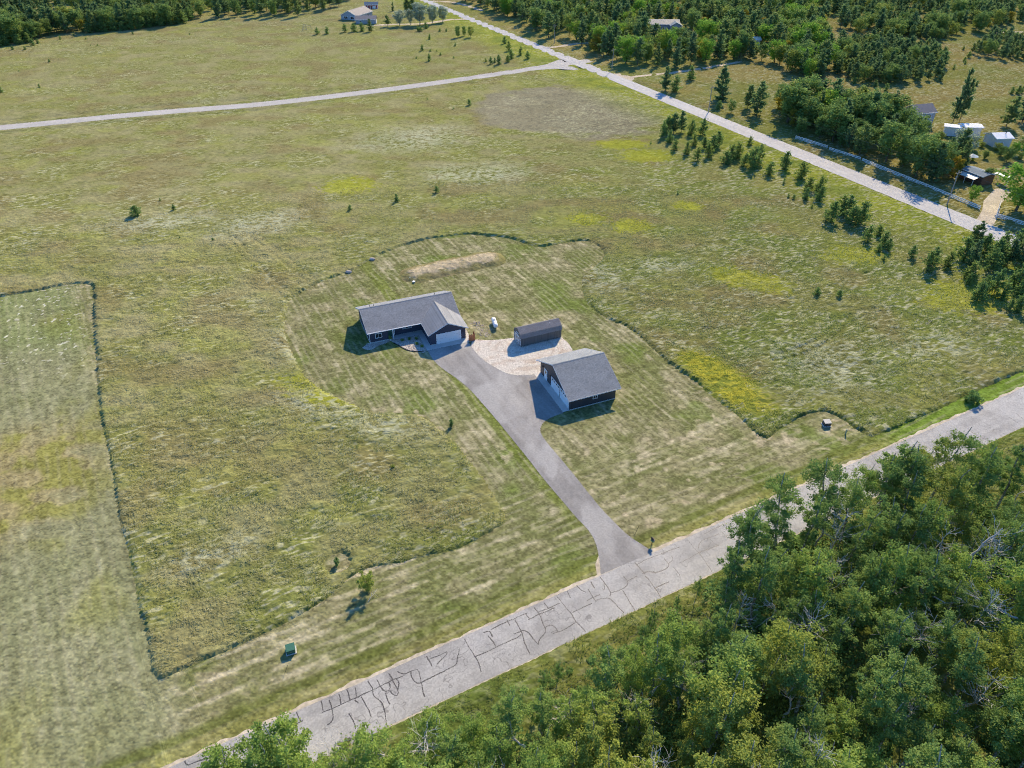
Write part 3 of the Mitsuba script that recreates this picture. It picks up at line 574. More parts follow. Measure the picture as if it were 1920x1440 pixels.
# concrete foundation line showing below the siding
put('house__foundation', HOUSE(cat([box(O - .03, 4.22, O - .03, O - .002, -.05, .24), box(O - .03, O - .002, O, D - O, -.05, .24), box(SA + O - .03, SA + O + 1.22, -PG + O - .03, -PG + O - .002, -.05, .2), box(SB - O - 1.0, SB - O + .03, -PG + O - .03, -PG + O - .002, -.05, .2)])), 'mat_concrete')
rf = 'house__roof'
put(rf, HOUSE(cat([slab([(0, 0, ZE), (L, 0, ZE), (L, D / 2, ZR), (0, D / 2, ZR)], TH), slab([(0, D / 2, ZR), (L, D / 2, ZR), (L, D, ZE), (0, D, ZE)], TH),
    slab([(SA, -PG, ZE + .004), (HM, -PG, ZG), (HM, TV, ZG), (SA, 0, ZE + .004)], TH), slab([(SB, -PG, ZE + .004), (HM, -PG, ZG), (HM, TV, ZG), (SB, 0, ZE + .004)], TH)])), 'mat_roof_house')
put(rf + '__ridge_cap', HOUSE(cat([slab([(.02, D / 2 - .16, ZR - .03), (L - .02, D / 2 - .16, ZR - .03), (L - .02, D / 2, ZR + .045), (.02, D / 2, ZR + .045)], .04), slab([(.02, D / 2, ZR + .045), (L - .02, D / 2, ZR + .045), (L - .02, D / 2 + .16, ZR - .03), (.02, D / 2 + .16, ZR - .03)], .04),
    slab([(HM - .16, -PG + .02, ZG - .03), (HM, -PG + .02, ZG + .045), (HM, TV, ZG + .045), (HM - .16, TV, ZG - .03)], .04), slab([(HM, -PG + .02, ZG + .045), (HM + .16, -PG + .02, ZG - .03), (HM + .16, TV, ZG - .03), (HM, TV, ZG + .045)], .04)])), 'mat_roof_house')
for s, t in ((2.3, 6.6), (3.05, 6.5), (15.7, 6.5)):
    z = ZE + mslope * (D - t); put(nk(rf + '__vent_pipe'), HOUSE(tube([HOUSE.m[:3, :3].T @ np.array([0, 0, 0]) + [s, t, z - .1], [s, t, z + .42]], .06)), 'mat_black')
def rake(p, q, dx, dy): # trim board just outside a roof edge
    p, q = np.array(p, float), np.array(q, float); o = np.array([dx, dy, 0]); u = np.array([0, 0, .012]); dn = np.array([0, 0, TH + .04])
    v = np.array([p + u, q + u, q + u + o, p + u + o]); return slab(v, TH + .05)
e = .03
put('house__fascia', HOUSE(cat([rake((0, -.002, ZE), (SA - .03, -.002, ZE), 0, -e), rake((-.002, -e, ZE), (-.002, D / 2, ZR), -e, 0), rake((-.002, D / 2, ZR), (-.002, D + e, ZE), -e, 0), rake((0, D + .002, ZE), (L, D + .002, ZE), 0, e),
    rake((SA - .002, -PG, ZE), (SA - .002, -.03, ZE), -e, 0), rake((SB + .002, -PG, ZE), (SB + .002, 0, ZE), e, 0), rake((SA - e, -PG - .002, ZE), (HM, -PG - .002, ZG), 0, -e), rake((HM, -PG - .002, ZG), (SB + e, -PG - .002, ZE), 0, -e), rake((L + .002, 0, ZE), (L + .002, D / 2, ZR), e, 0), rake((L + .002, D / 2, ZR), (L + .002, D, ZE), e, 0)])), 'mat_fascia')
put('house__gutter', HOUSE(cat([box(.0, SA - .05, -.15, -.036, ZE - .15, ZE - .03)])), 'mat_white')
put('house__downspout', HOUSE(cat([box(O - .06, O + .03, O - .10, O - .035, .1, ZE - .2), box(O - .06, O + .03, -.10, O - .10, ZE - .28, ZE - .2), box(O - .9, O - .06, O - .10, O - .035, .1, .17)])), 'mat_white')
put('house__porch_post', HOUSE(box(5.08, 5.26, .35, .53, .05, ZE - .03)), 'mat_white')
window('house', HOUSE, 1.6, 2.95, O, .95, 2.0, 't-', 1)
window('house', HOUSE, 7.4, 9.3, 1.7, 1.05, 2.15, 't-', 2)
k = 'house__door'
put(k, HOUSE(box(4.35, 5.25, 1.62, 1.7, .06, 2.1)), 'mat_green_metal', 'dark teal front door in the recess')
put(k + '__frame', HOUSE(cat([box(4.24, 4.35, 1.6, 1.7, .06, 2.2), box(5.25, 5.34, 1.6, 1.7, .06, 2.2), box(4.35, 5.25, 1.6, 1.7, 2.1, 2.2), box(5.62, 5.74, 1.6, 1.7, .3, 2.1)])), 'mat_white')
put(k + '__handle', HOUSE(box(5.1, 5.16, 1.55, 1.62, 1.0, 1.12)), 'mat_grey_metal')
overhead_door('house__garage_door', HOUSE, 12.62, 17.46, -PG + O, 2.2, 't-')
for s_ in (SB - O - .1, SA + O - .02): put(nk('house__corner_board'), HOUSE(box(s_, s_ + .11, -PG + O - .022, -PG + O - .002, .22, ZE - .2)), 'mat_siding')
put('house__wall_lamp', HOUSE(cat([box(17.92, 18.06, -PG + O - .14, -PG + O, 1.75, 2.0)])), 'mat_black')
# porch planters
def planter(key, s, t, label):
    p = trimesh.creation.cylinder(radius=.2, height=.42, sections=14); p.apply_translation([s, t, .26]); put(key + '__pot', HOUSE(p), 'mat_offwhite')
    c = leaf_mesh(np.array([s, t, .68]) + R.normal(0, .14, (160, 3)), .13, R, .3); put(key + '__leaves', HOUSE(c), 'mat_leaf')
    tag(key, label, 'planter')
def leaf_mesh(cen, size, rng, up=.35, aspect=1.0):
    n = len(cen); size = np.broadcast_to(size, n) * rng.uniform(.7, 1.3, n)
    nr = rng.normal(0, 1, (n, 3)); nr /= np.linalg.norm(nr, axis=1, keepdims=True); nr[:, 2] = np.abs(nr[:, 2]) + up; nr /= np.linalg.norm(nr, axis=1, keepdims=True)
    a = np.cross(nr, rng.normal(0, 1, (n, 3))); a /= np.linalg.norm(a, axis=1, keepdims=True); b = np.cross(nr, a)
    s = size[:, None]; v = np.stack([cen - a * s, cen + b * s * .62 * aspect + nr * s * .12, cen + a * s, cen - b * s * .62 * aspect + nr * s * .12], 1).reshape(-1, 3)
    i = np.arange(n)[:, None] * 4; return V(v, np.vstack([i + [0, 1, 2], i + [0, 2, 3]]))
planter('planter', 4.45, .12, 'small pale planter beside the front door of the dark house')
for k_, (s, t, r_) in enumerate([(8.0, -.9, .3), (9.3, -1.4, .28), (6.6, -.9, .26), (8.9, -3.3, .34), (9.6, -4.4, .3), (6.4, -2.3, .2), (9.5, -5.6, .36)][:5]):
    if bed_p.contains(Point(HOUSE.pt(s, t)[:2])):
        c = R.normal(0, r_ * .5, (130, 3)) * [1, 1, .7] + [s, t, .06 + r_ * .8]; c[:, 2] = np.maximum(c[:, 2], .06)
        key = nk('shrub'); put(key, HOUSE(leaf_mesh(c, .11, R, .3)), 'mat_leaf'); tag(key, 'small round shrub planted among the stones of the rock bed', 'shrub', 'shrubs in the rock bed')

# ------------------------------------------------------------------ the shop with two overhead doors
HL, HW, SZE, SZR, SO = 5.051, 6.817, 2.6, 5.832, .627
sm = (SZR - SZE) / HW
tag('workshop', 'large charcoal workshop with steep grey gable roof and two white overhead doors', 'workshop')
def su(t): return SZE + sm * (HW - abs(t)) - TH - .01
put('workshop__wall', SHOP(prism_s([(-HW + SO, .03), (HW - SO, .03), (HW - SO, su(HW - SO)), (0, su(0)), (-HW + SO, su(HW - SO))], -HL + SO, HL - SO)), 'mat_siding_shop')
put('workshop__foundation', SHOP(cat([box(-HL + SO - .03, HL - SO + .03, -HW + SO - .04, -HW + SO - .002, -.05, .18), box(HL - SO + .002, HL - SO + .04, -HW + SO, HW - SO, -.05, .18)])), 'mat_concrete')
put('workshop__roof', SHOP(cat([slab([(-HL, -HW, SZE), (HL, -HW, SZE), (HL, 0, SZR), (-HL, 0, SZR)], TH), slab([(-HL, 0, SZR), (HL, 0, SZR), (HL, HW, SZE), (-HL, HW, SZE)], TH)])), 'mat_roof_shop')
put('workshop__roof__ridge_cap', SHOP(cat([slab([(-HL + .02, -.17, SZR - .05), (HL - .02, -.17, SZR - .05), (HL - .02, 0, SZR + .045), (-HL + .02, 0, SZR + .045)], .04), slab([(-HL + .02, 0, SZR + .045), (HL - .02, 0, SZR + .045), (HL - .02, .17, SZR - .05), (-HL + .02, .17, SZR - .05)], .04)])), 'mat_roof_shop')
put('workshop__fascia', SHOP(cat([rake((-HL, -HW - .002, SZE), (HL, -HW - .002, SZE), 0, -e), rake((-HL, HW + .002, SZE), (HL, HW + .002, SZE), 0, e), rake((-HL - .002, -HW - e, SZE), (-HL - .002, 0, SZR), -e, 0), rake((-HL - .002, 0, SZR), (-HL - .002, HW + e, SZE), -e, 0), rake((HL + .002, -HW - e, SZE), (HL + .002, 0, SZR), e, 0), rake((HL + .002, 0, SZR), (HL + .002, HW + e, SZE), e, 0)])), 'mat_fascia')
FS = -HL + SO
overhead_door('workshop__overhead_door', SHOP, -1.85, 1.35, FS, 2.12, 's-', 4)
overhead_door('workshop__overhead_door_001', SHOP, -5.6, -2.35, FS, 2.12, 's-', 4)
k = 'workshop__door'
put(k, SHOP(box(FS - .05, FS, 3.32, 4.28, .06, 2.05)), 'mat_white', 'white entry door with a small window')
put(k + '__frame', SHOP(cat([box(FS - .07, FS, 3.2, 3.32, .06, 2.16), box(FS - .07, FS, 4.28, 4.4, .06, 2.16), box(FS - .07, FS, 3.32, 4.28, 2.05, 2.16)])), 'mat_white')
put(k + '__pane', SHOP(box(FS - .062, FS - .05, 3.5, 4.1, 1.2, 1.85)), 'mat_glass'); put(k + '__handle', SHOP(box(FS - .11, FS - .05, 3.42, 3.47, .98, 1.08)), 'mat_black')
put('workshop__wall_lamp', SHOP(cat([box(FS - .22, FS, 4.95, 5.2, 2.0, 2.15)])), 'mat_black')
put('workshop__wall_lamp_001', SHOP(cat([box(FS - .16, FS, 1.75, 1.9, 2.0, 2.2)])), 'mat_black')
window('workshop', SHOP, -.1, .85, -HW + SO, 1.2, 1.95, 't-', 1)

# ------------------------------------------------------------------ the barn shed
tag('barn_shed', 'dark gambrel roofed barn shed standing on the pale gravel yard', 'shed')
SL, SW, S1, S2, S2T, S3 = 8.901, 3.214, 1.953, 2.793, .219, 3.65
gam = [(0.02, .12), (SW - .02, .12), (SW - .02, S1 - .02), (SW - S2T - .03, S2 - .05), (SW / 2, S3 - .06), (S2T + .03, S2 - .05), (.02, S1 - .02)]
put('barn_shed__wall', SHED(prism_s(gam, .04, SL - .04)), 'mat_siding_shed')
def gslab(a, b): return slab([(-.05, a[0], a[1]), (SL + .05, a[0], a[1]), (SL + .05, b[0], b[1]), (-.05, b[0], b[1])], .06)
put('barn_shed__roof', SHED(cat([gslab((S2T - .06, S2 - .0), (SW / 2, S3)), gslab((SW / 2, S3), (SW - S2T + .06, S2))])), 'mat_roof_shed')
def steep(t0, z0, t1, z1, d):
    return V([(-.05, t0, z0), (SL + .05, t0, z0), (SL + .05, t1, z1), (-.05, t1, z1), (-.05, t0 + d, z0), (SL + .05, t0 + d, z0), (SL + .05, t1 + d, z1), (-.05, t1 + d, z1)], [[0, 1, 2], [0, 2, 3], [4, 6, 5], [4, 7, 6], [0, 4, 5], [0, 5, 1], [3, 2, 6], [3, 6, 7], [0, 3, 7], [0, 7, 4], [1, 5, 6], [1, 6, 2]])
put('barn_shed__roof__lower_slope', SHED(cat([steep(-.10, S1 - .06, S2T - .03, S2 - .03, .05), steep(SW + .10, S1 - .06, SW - S2T + .03, S2 - .03, -.05)])), 'mat_roof_shed')
put('barn_shed__skid', SHED(cat([box(0, SL, .4, .55, 0, .12), box(0, SL, SW - .55, SW - .4, 0, .12), box(0, SL, SW / 2 - .08, SW / 2 + .08, 0, .12)])), 'mat_brown')
for t in (-.01, SW - .10): put(nk('barn_shed__corner_board'), SHED(box(-.02, .04, t, t + .11, .12, S1 - .06)), 'mat_white')
for i, t in enumerate((.72, 1.62)):
    k = nk('barn_shed__door')
    put(k, SHED(box(.0, .035, t, t + .87, .2, 2.0)), 'mat_siding_shed')
    T_ = lambda a, b, c, d: box(-.035, -.001, t + a, t + b, c, d)
    put(k + '__trim', SHED(cat([T_(.0, .08, .2, 2.0), T_(.79, .87, .2, 2.0), T_(.08, .79, .2, .28), T_(.08, .79, 1.92, 2.0), T_(.08, .79, 1.05, 1.12), T_(.40, .47, .28, 1.05), T_(.40, .46, 1.12, 1.92)])), 'mat_white')
    put(k + '__pane', SHED(cat([box(-.012, -.002, t + .09, t + .39, 1.25, 1.85), box(-.012, -.002, t + .48, t + .78, 1.25, 1.85)])), 'mat_glass')
put('barn_shed__door_trim', SHED(cat([box(-.05, .03, .60, .70, .15, 2.1), box(-.05, .03, 2.51, 2.61, .15, 2.1), box(-.05, .03, .70, 2.51, 2.02, 2.1), box(-.05, .03, 1.1, 2.1, 2.45, 2.55)])), 'mat_white')
put('barn_shed__scuff', SHED(cat([slab([(6.2 + d, .55, S2 + (S3 - S2) * (.55 - S2T) / (SW / 2 - S2T) + .012), (6.45 + d, .55, S2 + (S3 - S2) * (.55 - S2T) / (SW / 2 - S2T) + .012), (6.32 + d, 1.2, S2 + (S3 - S2) * (1.2 - S2T) / (SW / 2 - S2T) + .012), (6.12 + d, 1.2, S2 + (S3 - S2) * (1.2 - S2T) / (SW / 2 - S2T) + .012)], .01) for d in (0, .55)])), 'mat_offwhite')

# ------------------------------------------------------------------ small things in the yard
tp = np.array([-3.55, 124.3]); ta = math.atan2(122.6 - 126.2, -3.2 + 3.9)
TK = Local(tp[0], tp[1], ta)
cap = trimesh.creation.capsule(height=2.5, radius=.48, count=[20, 14]); v = cap.vertices; v = v - v.mean(0)
put('propane_tank__body', TK(V(np.c_[v[:, 2], v[:, 0], v[:, 1] + .78], cap.faces)), 'mat_tank', smooth=True)
dome = trimesh.creation.icosphere(subdivisions=2, radius=.2); dome.vertices *= [1.2, 1, .8]; dome.apply_translation([-.2, 0, 1.26])
put('propane_tank__lid', TK(dome), 'mat_grey_metal', smooth=True)
for s in (-.85, .85): put(nk('propane_tank__leg'), TK(box(s - .08, s + .08, -.3, .3, 0, .36)), 'mat_grey_metal')
tag('propane_tank', 'white propane tank lying on the grass behind the garage', 'propane tank')
# cedar enclosure beside the garage corner
ep = [(-7.85,118.19)][0]; EN = Local(ep[0] - .62, ep[1] + .05, .30)
for i in range(6):
    put(nk('wooden_screen__slat'), EN(box(0, 1.25, 0, .03, .12 + i * .24, .33 + i * .24)), 'mat_cedar')
for i in range(6):
    put(nk('wooden_screen__slat'), EN(box(1.22, 1.25, .03, 1.1, .12 + i * .24, .33 + i * .24)), 'mat_cedar')
for s, t in ((.03, .07), (1.17, .07), (1.17, 1.13), (.6, .07)): put(nk('wooden_screen__post'), EN(box(s - .045, s + .045, t - .037, t + .05, 0, 1.68)), 'mat_brown')
tag('wooden_screen', 'orange brown slatted wooden screen standing beside the garage corner', 'screen')
put('condenser_unit', EN(cat([box(.25, .95, .35, 1.0, .08, .85), trimesh.creation.cylinder(radius=.28, height=.05, sections=20, transform=trimesh.transformations.translation_matrix([.6, .68, .87])), box(.15, 1.05, .25, 1.08, 0, .08)])), 'mat_grey_metal', 'grey air conditioning unit behind the orange brown wooden screen', 'air conditioner')
# well head with stones
wp = [(-7.33,124.85)][0]
put('well_cap__pipe', tube([(wp[0], wp[1], 0), (wp[0], wp[1], .38)], .10), 'mat_grey_metal'); put('well_cap__lid', tube([(wp[0], wp[1], .381), (wp[0], wp[1], .47)], .15), 'mat_black')
tag('well_cap', 'dark well cap in a patch of pale stones behind the garage', 'well')
ws = []
for q in [(-8.12,125.27),(-7.70,125.69),(-6.91,125.27),(-6.56,124.64),(-7.20,124.22),(-5.99,124.02),(-5.63,122.98),(-6.15,122.37),(-5.17,121.96),(-6.73,123.40),(-4.82,121.15),(-5.79,121.15),(-4.54,122.78),(-5.23,120.35),(-6.31,120.75)]:
    for _ in range(9):
        s = trimesh.creation.icosphere(subdivisions=0); s.vertices *= R.uniform(.05, .16, 3) * [1, 1, .5]; s.apply_translation([q[0] + R.normal(0, .35), q[1] + R.normal(0, .35), .03]); ws.append(s)
put('stones', cat(ws), 'mat_stone', 'scatter of pale stones in the grass behind the garage', 'stones', kind='stuff')
def cabinet(key, q, a, w, d, h, lid, body, label, catname, slope=.12, padz=.1):
    K = Local(q[0], q[1], a)
    put(key + '__pad', K(box(-w / 2 - .12, w / 2 + .12, -d / 2 - .1, d / 2 + .1, 0, padz)), 'mat_concrete')
    put(key + '__body', K(prism_s([(-d / 2, padz), (d / 2, padz), (d / 2, h), (-d / 2, h - slope)], -w / 2, w / 2)), body)
    put(key + '__lid', K(slab([(-w / 2 - .03, -d / 2 - .04, h - slope + .05), (w / 2 + .03, -d / 2 - .04, h - slope + .05), (w / 2 + .03, d / 2 + .03, h + .05), (-w / 2 - .03, d / 2 + .03, h + .05)], .048)), lid)
    put(key + '__door', K(box(-w / 2 + .08, w / 2 - .08, -d / 2 - .02, -d / 2, padz + .08, h - slope - .1)), body)
    put(key + '__hinge', K(box(-.06, .06, -d / 2 - .045, -d / 2 - .02, h * .45, h * .45 + .1)), 'mat_grey_metal')
    tag(key, label, catname)
cabinet('transformer_box', [(-26.45,49.80)][0], .35, 1.0, .9, .85, 'mat_green_metal', 'mat_green_metal', 'green utility transformer box on the grass near the bottom left of the road', 'transformer box')
cabinet('transformer_box_001', [(52.84,92.36)][0], .1, 1.1, .95, .85, 'mat_grey_metal', 'mat_box_dark', 'dark transformer box with pale top on the mown corner right of the yard', 'transformer box')
counts['transformer_box'] = 2
q = [(55.18,90.00)][0]
put('utility_pedestal__post', tube([(q[0], q[1], 0), (q[0], q[1], .82)], .11, 10), 'mat_sage'); put('utility_pedestal__cap', tube([(q[0], q[1], .821), (q[0], q[1], .95), (q[0], q[1], 1.0)], [.135, .13, .05], 10), 'mat_sage')
tag('utility_pedestal', 'slim pale green utility pedestal on the mown corner beside the road', 'utility pedestal')
# mailbox
q = [(19.37,66.34)][0]; M = Local(q[0], q[1], math.atan(NS) + math.pi / 2)
put('mailbox__post', M(box(-.05, .05, -.05, .05, 0, 1.0)), 'mat_brown'); put('mailbox__arm', M(box(-.35, .30, -.045, .045, 1.001, 1.07)), 'mat_brown')
prof = [(-.12, 1.075), (.12, 1.075), (.12, 1.21)] + [(.12 * math.cos(a), 1.21 + .12 * math.sin(a)) for a in np.linspace(.3, math.pi - .3, 7)] + [(-.12, 1.21)]
put('mailbox__box', M(prism_s(prof, -.36, .24)), 'mat_black'); put('mailbox__door', M(prism_s(prof, -.378, -.362)), 'mat_grey_metal'); put('mailbox__flag', M(box(-.2, -.05, -.145, -.125, 1.2, 1.34)), 'mat_red')
put('mailbox__newspaper_box', M(prism_s([(-.13, .70), (.13, .70), (.13, .93), (-.13, .93)], -.3, .2)), 'mat_green_metal')
tag('mailbox', 'black mailbox on a post where the driveway meets the road', 'mailbox')
# thin leaning marker stakes
def stake(q, lean, h, label):
    key = nk('marker_stake'); put(key, tube([(q[0], q[1], 0), (q[0] + lean[0], q[1] + lean[1], h)], .022, 6), 'mat_black', label, 'stake')
stake([(17.25,68.09)][0], (.5, .35), 1.6, 'thin leaning marker stake beside the mouth of the driveway')
stake([(-26.48,46.94)][0], (.4, .5), .9, 'thin leaning stake in the grass below the green transformer box')
# septic covers on the mound's end
for i, (px, h, r_) in enumerate([([(-22.89,145.15)][0], .45, .22), ([(-22.14,142.84)][0], .3, .3), ([(-23.15,144.25)][0], .55, .07)]):
    key = nk('septic_riser'); put(key + '__riser', tube([(px[0], px[1], -.1), (px[0], px[1], h)], r_, 14), 'mat_sage'); put(key + '__lid', tube([(px[0], px[1], h + .001), (px[0], px[1], h + .06)], r_ * 1.12, 14), 'mat_white')
    tag(key, ['pale green septic riser with white lid at the left end of the mound', 'wider septic lid nearest the house at the end of the mound', 'thin white vent pipe at the left end of the mound'][i], 'septic riser')
# field stones by the mown edge
for i, q in enumerate([(-37.74,147.78),(-33.36,154.38)]):
    s = trimesh.creation.icosphere(subdivisions=2); s.vertices *= np.array([.75, .5, .4]) * (1 + .35 * (meshkit.noise(s.vertices * 1.7 + i * 9, 3)[:, None] - .5)); s.apply_translation([q[0], q[1], .15])
    put(nk('boulder'), s, 'mat_stone', ['grey boulder on the mown edge, the one nearer the house', 'grey boulder on the mown edge, the one farther behind the house'][i], 'boulder', smooth=True)

# ------------------------------------------------------------------ power poles and their lines
POLES = [(*[(22.19,407.49)][0], 9.2, 'power pole beside the straight road above the side road junction'), (*[(45.71,347.36)][0], 9.3, 'power pole at the edge of the pines right of the junction'), (*[(74.80,279.49)][0], 9.4, 'power pole on the grass verge between dirt track and white fence'), (*[(120.41,187.99)][0], 9.6, 'power pole beside the white fence near the lower driveway')]
tops = []
for x, y, h, lab in POLES:
    key = nk('power_pole'); lean = R.normal(0, .12, 2)
    P_ = Local(x, y, math.atan2(.903, -.43))
    put(key + '__pole', tube([(x, y, 0), (x + lean[0] * .5, y + lean[1] * .5, h / 2), (x + lean[0], y + lean[1], h)], [.17, .145, .115], 9), 'mat_pole')
    put(key + '__crossarm', P_(box(-.06, .06, -1.15, 1.15, h - .55, h - .43)), 'mat_pole')
    for t in (-1.0, 0, 1.0):
        put(nk(key + '__insulator'), P_(tube([(0, t, h - .43 if t else h), (0, t, h - .22 if t else h + .2)], .05, 6)), 'mat_grey_metal')
    tag(key, lab, 'power pole'); tops.append([P_.pt(0, t, h - .2 if t else h + .2) for t in (-1.0, 0, 1.0)])
ext0 = [p + np.array([-.43 * 95, .903 * 95, 0]) for p in tops[0]]; ext1 = [p - np.array([-.43 * 95, .903 * 95, 0]) for p in tops[-1]]
runs = [ext0] + tops + [ext1]
for t in range(3):
    pts = []
    for a, b in zip(runs[:-1], runs[1:]):
        for s in np.linspace(0, 1, 9)[:-1]: pts.append(a[t] * (1 - s) + b[t] * s - [0, 0, 4 * 1.1 * s * (1 - s)])
    pts.append(runs[-1][t]); put(nk('power_line__wire'), tube(pts, .009, 5), 'mat_wire')
tag('power_line', 'three thin wires strung between the power poles along the straight road', 'power line')

# ------------------------------------------------------------------ white rail fences by the straight road
def fence(key, pts, label, gap=2.9, h=1.25):
    pts = np.array(pts, float); n = int(np.linalg.norm(pts[-1] - pts[0]) / gap)
    l = LineString(pts); q = [np.array(l.interpolate(i / n, normalized=True).coords[0]) for i in range(n + 1)]
    for a in q: put(nk(key + '__post'), tube([(a[0], a[1], 0), (a[0], a[1], h + .05)], .06, 6), 'mat_white')
    for a, b in zip(q[:-1], q[1:]):
        d = b - a; l_ = np.linalg.norm(d); K = Local(a[0], a[1], math.atan2(d[1], d[0]))
        for z in (.38, .78, 1.17): put(nk(key + '__rail'), K(box(.0, l_, -.1, -.088 + .04, z - .10, z + .10)), 'mat_white')
    tag(key, label, 'fence')
fence('rail_fence', [(97.41,246.84),(104.37,236.05)], 'short white three rail fence at the upper end of the roadside row')
fence('rail_fence_001', [(104.49,234.41),(110.76,224.47)], 'white three rail fence in the middle of the roadside row')
fence('rail_fence_002', [(111.03,223.46),(127.61,184.60)], 'long white three rail fence under the trees beside the straight road')
fence('rail_fence_003', [(129.19,179.50),(136.59,169.61)], 'white three rail fence right of the shaded driveway gap')
fence('rail_fence_004', [(129.19,179.50),(135.24,188.37)], 'short white fence return running back along the driveway gap')

# ------------------------------------------------------------------ houses and sheds farther off
def gable_house(key, x, y, a, L, W, ze, zr, wallm, roofm, label, catname='house', o=.4, wins=(), door=None, trim=True, chimney=None):
    K = Local(x, y, a); h = W / 2; m = (zr - ze) / h
    put(key + '__wall', K(prism_s([(-h + o, -.1), (h - o, -.1), (h - o, ze + m * o - .2), (0, zr - .2), (-h + o, ze + m * o - .2)], o, L - o)), wallm)
    put(key + '__roof', K(cat([slab([(0, -h, ze), (L, -h, ze), (L, 0, zr), (0, 0, zr)], .18), slab([(0, 0, zr), (L, 0, zr), (L, h, ze), (0, h, ze)], .18)])), roofm)
    if trim: put(key + '__fascia', K(cat([slab([(-.05, -h, ze + .012), (-.002, -h, ze + .012), (-.002, 0, zr + .012), (-.05, 0, zr + .012)], .26), slab([(-.05, 0, zr + .012), (-.002, 0, zr + .012), (-.002, h, ze + .012), (-.05, h, ze + .012)], .26), slab([(0, -h - .05, ze + .012), (L, -h - .05, ze + .012), (L, -h - .002, ze + .012), (0, -h - .002, ze + .012)], .24), slab([(0, h + .002, ze + .012), (L, h + .002, ze + .012), (L, h + .05, ze + .012), (0, h + .05, ze + .012)], .24)])), 'mat_white')
    for face, a0, a1, z0, z1 in wins:
        t = {'s-': o, 's+': L - o, 't-': -h + o, 't+': h - o}[face]; window(key, K, a0, a1, t, z0, z1, face, 1, 'mat_white', .14)
    if door:
        face, a0, a1, z1 = door; t = {'s-': o, 's+': L - o, 't-': -h + o, 't+': h - o}[face]; sg = -1 if face[1] == '-' else 1
        put(key + '__door', K(box(a0, a1, t, t + sg * .06, 0, z1) if face[0] == 't' else box(t, t + sg * .06, a0, a1, 0, z1)), 'mat_white')
    if chimney: put(key + '__roof__chimney', K(tube([(chimney[0], chimney[1], ze), (chimney[0], chimney[1], zr + .7)], .14)), 'mat_black')
    tag(key, label, catname); return K
plain('mat_roof_grey', (.19, .18, .19), .7); plain('mat_roof_steel', (.66, .68, .70), .85); plain('mat_roof_slate', (.17, .21, .23), .6)
gable_house('house_001', -98.8, 476.8, 1.22, 20, 11.5, 2.9, 5.6, 'mat_grey_wall', 'mat_roof_grey', 'pale blue grey house with grey roof beside the silver poplars at the top', wins=[('s-', -3.6, -1.2, .9, 2.4), ('s-', .8, 3.4, .9, 2.4), ('t-', 4, 6, 1, 2.2), ('t-', 8, 10, 1, 2.2), ('t-', 13, 15, 1, 2.2)])
gable_house('garage', -93.0, 468.2, .08, 12.6, 7.6, 2.6, 4.3, 'mat_grey_wall', 'mat_roof_grey', 'blue grey garage in front of the pale house at the top', 'garage', wins=[('t-', 2.5, 3.8, 1, 2)], door=('s+', -2, 2, 2.2))
K = gable_house('red_shed', -96.5, 521, .10, 9, 5, 2.8, 4.2, 'mat_red', 'mat_blue_roof', 'red shed with white upright trim behind the pale house at the top', 'shed', door=('t-', 5.6, 7.0, 2.1))
put('red_shed__trim', K(cat([box(s, s + .35, -2.16, -2.1, 0, 2.5) for s in (.5, 2.0, 3.6, 5.0, 7.2, 8.2)])), 'mat_white')
gable_house('house_002', 74.5, 449.5, -.03, 21, 9, 3.4, 5.4, 'mat_grey_wall', 'mat_roof_slate', 'grey roofed house almost hidden among the pines at the top', wins=[('t-', 3, 5, 1, 2.3), ('t-', 8, 10, 1, 2.3)])
gable_house('house_wing', 92.5, 441.0, math.pi / 2 - .03, 8.5, 7, 3.2, 5.0, 'mat_grey_wall', 'mat_roof_slate', 'front gabled wing of the grey roofed house among the pines', 'house wing', wins=[('s-', -1.2, 1.2, 1, 2.2)])
gable_house('small_shed', 124.0, 404.5, .02, 5.4, 4.4, 3.0, 4.2, 'mat_offwhite', 'mat_roof_steel', 'small pale shed among the pines right of the hidden house', 'shed')
gable_house('house_003', 141.8, 261.5, .25, 8.5, 7.5, 5.4, 7.6, 'mat_grey_wall', 'mat_roof_grey', 'tall grey house behind the roadside trees at the right', wins=[('t-', 1.5, 3, 3.2, 4.6), ('t-', 5, 6.6, 3.2, 4.6), ('s-', -1, 1, 3.4, 4.8)])
gable_house('trailer', 149.6, 251.2, -.45, 5.4, 4.0, 3.6, 3.95, 'mat_white', 'mat_white_metal', 'low building with bluish metal roof, left of the brightest white roof', 'outbuilding')
gable_house('outbuilding', 155.2, 250.6, -.05, 6.6, 4.8, 3.6, 4.1, 'mat_offwhite', 'mat_white_metal', 'small building with the brightest white metal roof at the right', 'outbuilding')
gable_house('cottage', 158.6, 238.6, .12, 6.4, 6.6, 3.6, 4.7, 'mat_offwhite', 'mat_white_metal', 'small white cottage with pale metal roof and stove pipe at the right edge', 'cottage', wins=[('s+', -1, 1, 1.4, 2.5), ('t-', 2, 3.2, 1.3, 2.4)], chimney=(4.6, -.8))
K = gable_house('flat_roofed_garage', 135.9, 209.2, -1.19, 7.8, 5.2, 3.3, 3.75, 'mat_brown', 'mat_blue_roof', 'brown garage with bluish metal roof behind the fence at the right', 'garage', o=.25)
put('flat_roofed_garage__awning', K(slab([(.6, -4.6, 2.35), (6.6, -4.6, 2.35), (6.6, -2.66, 2.85), (.6, -2.66, 2.85)], .08)), 'mat_offwhite')
for s in (.8, 3.6, 6.4): put(nk('flat_roofed_garage__awning__post'), K(box(s - .05, s + .05, -4.5, -4.4, 0, 2.3)), 'mat_white')
cp = np.array([143.4, 206.6]); K = Local(cp[0], cp[1], -1.19)
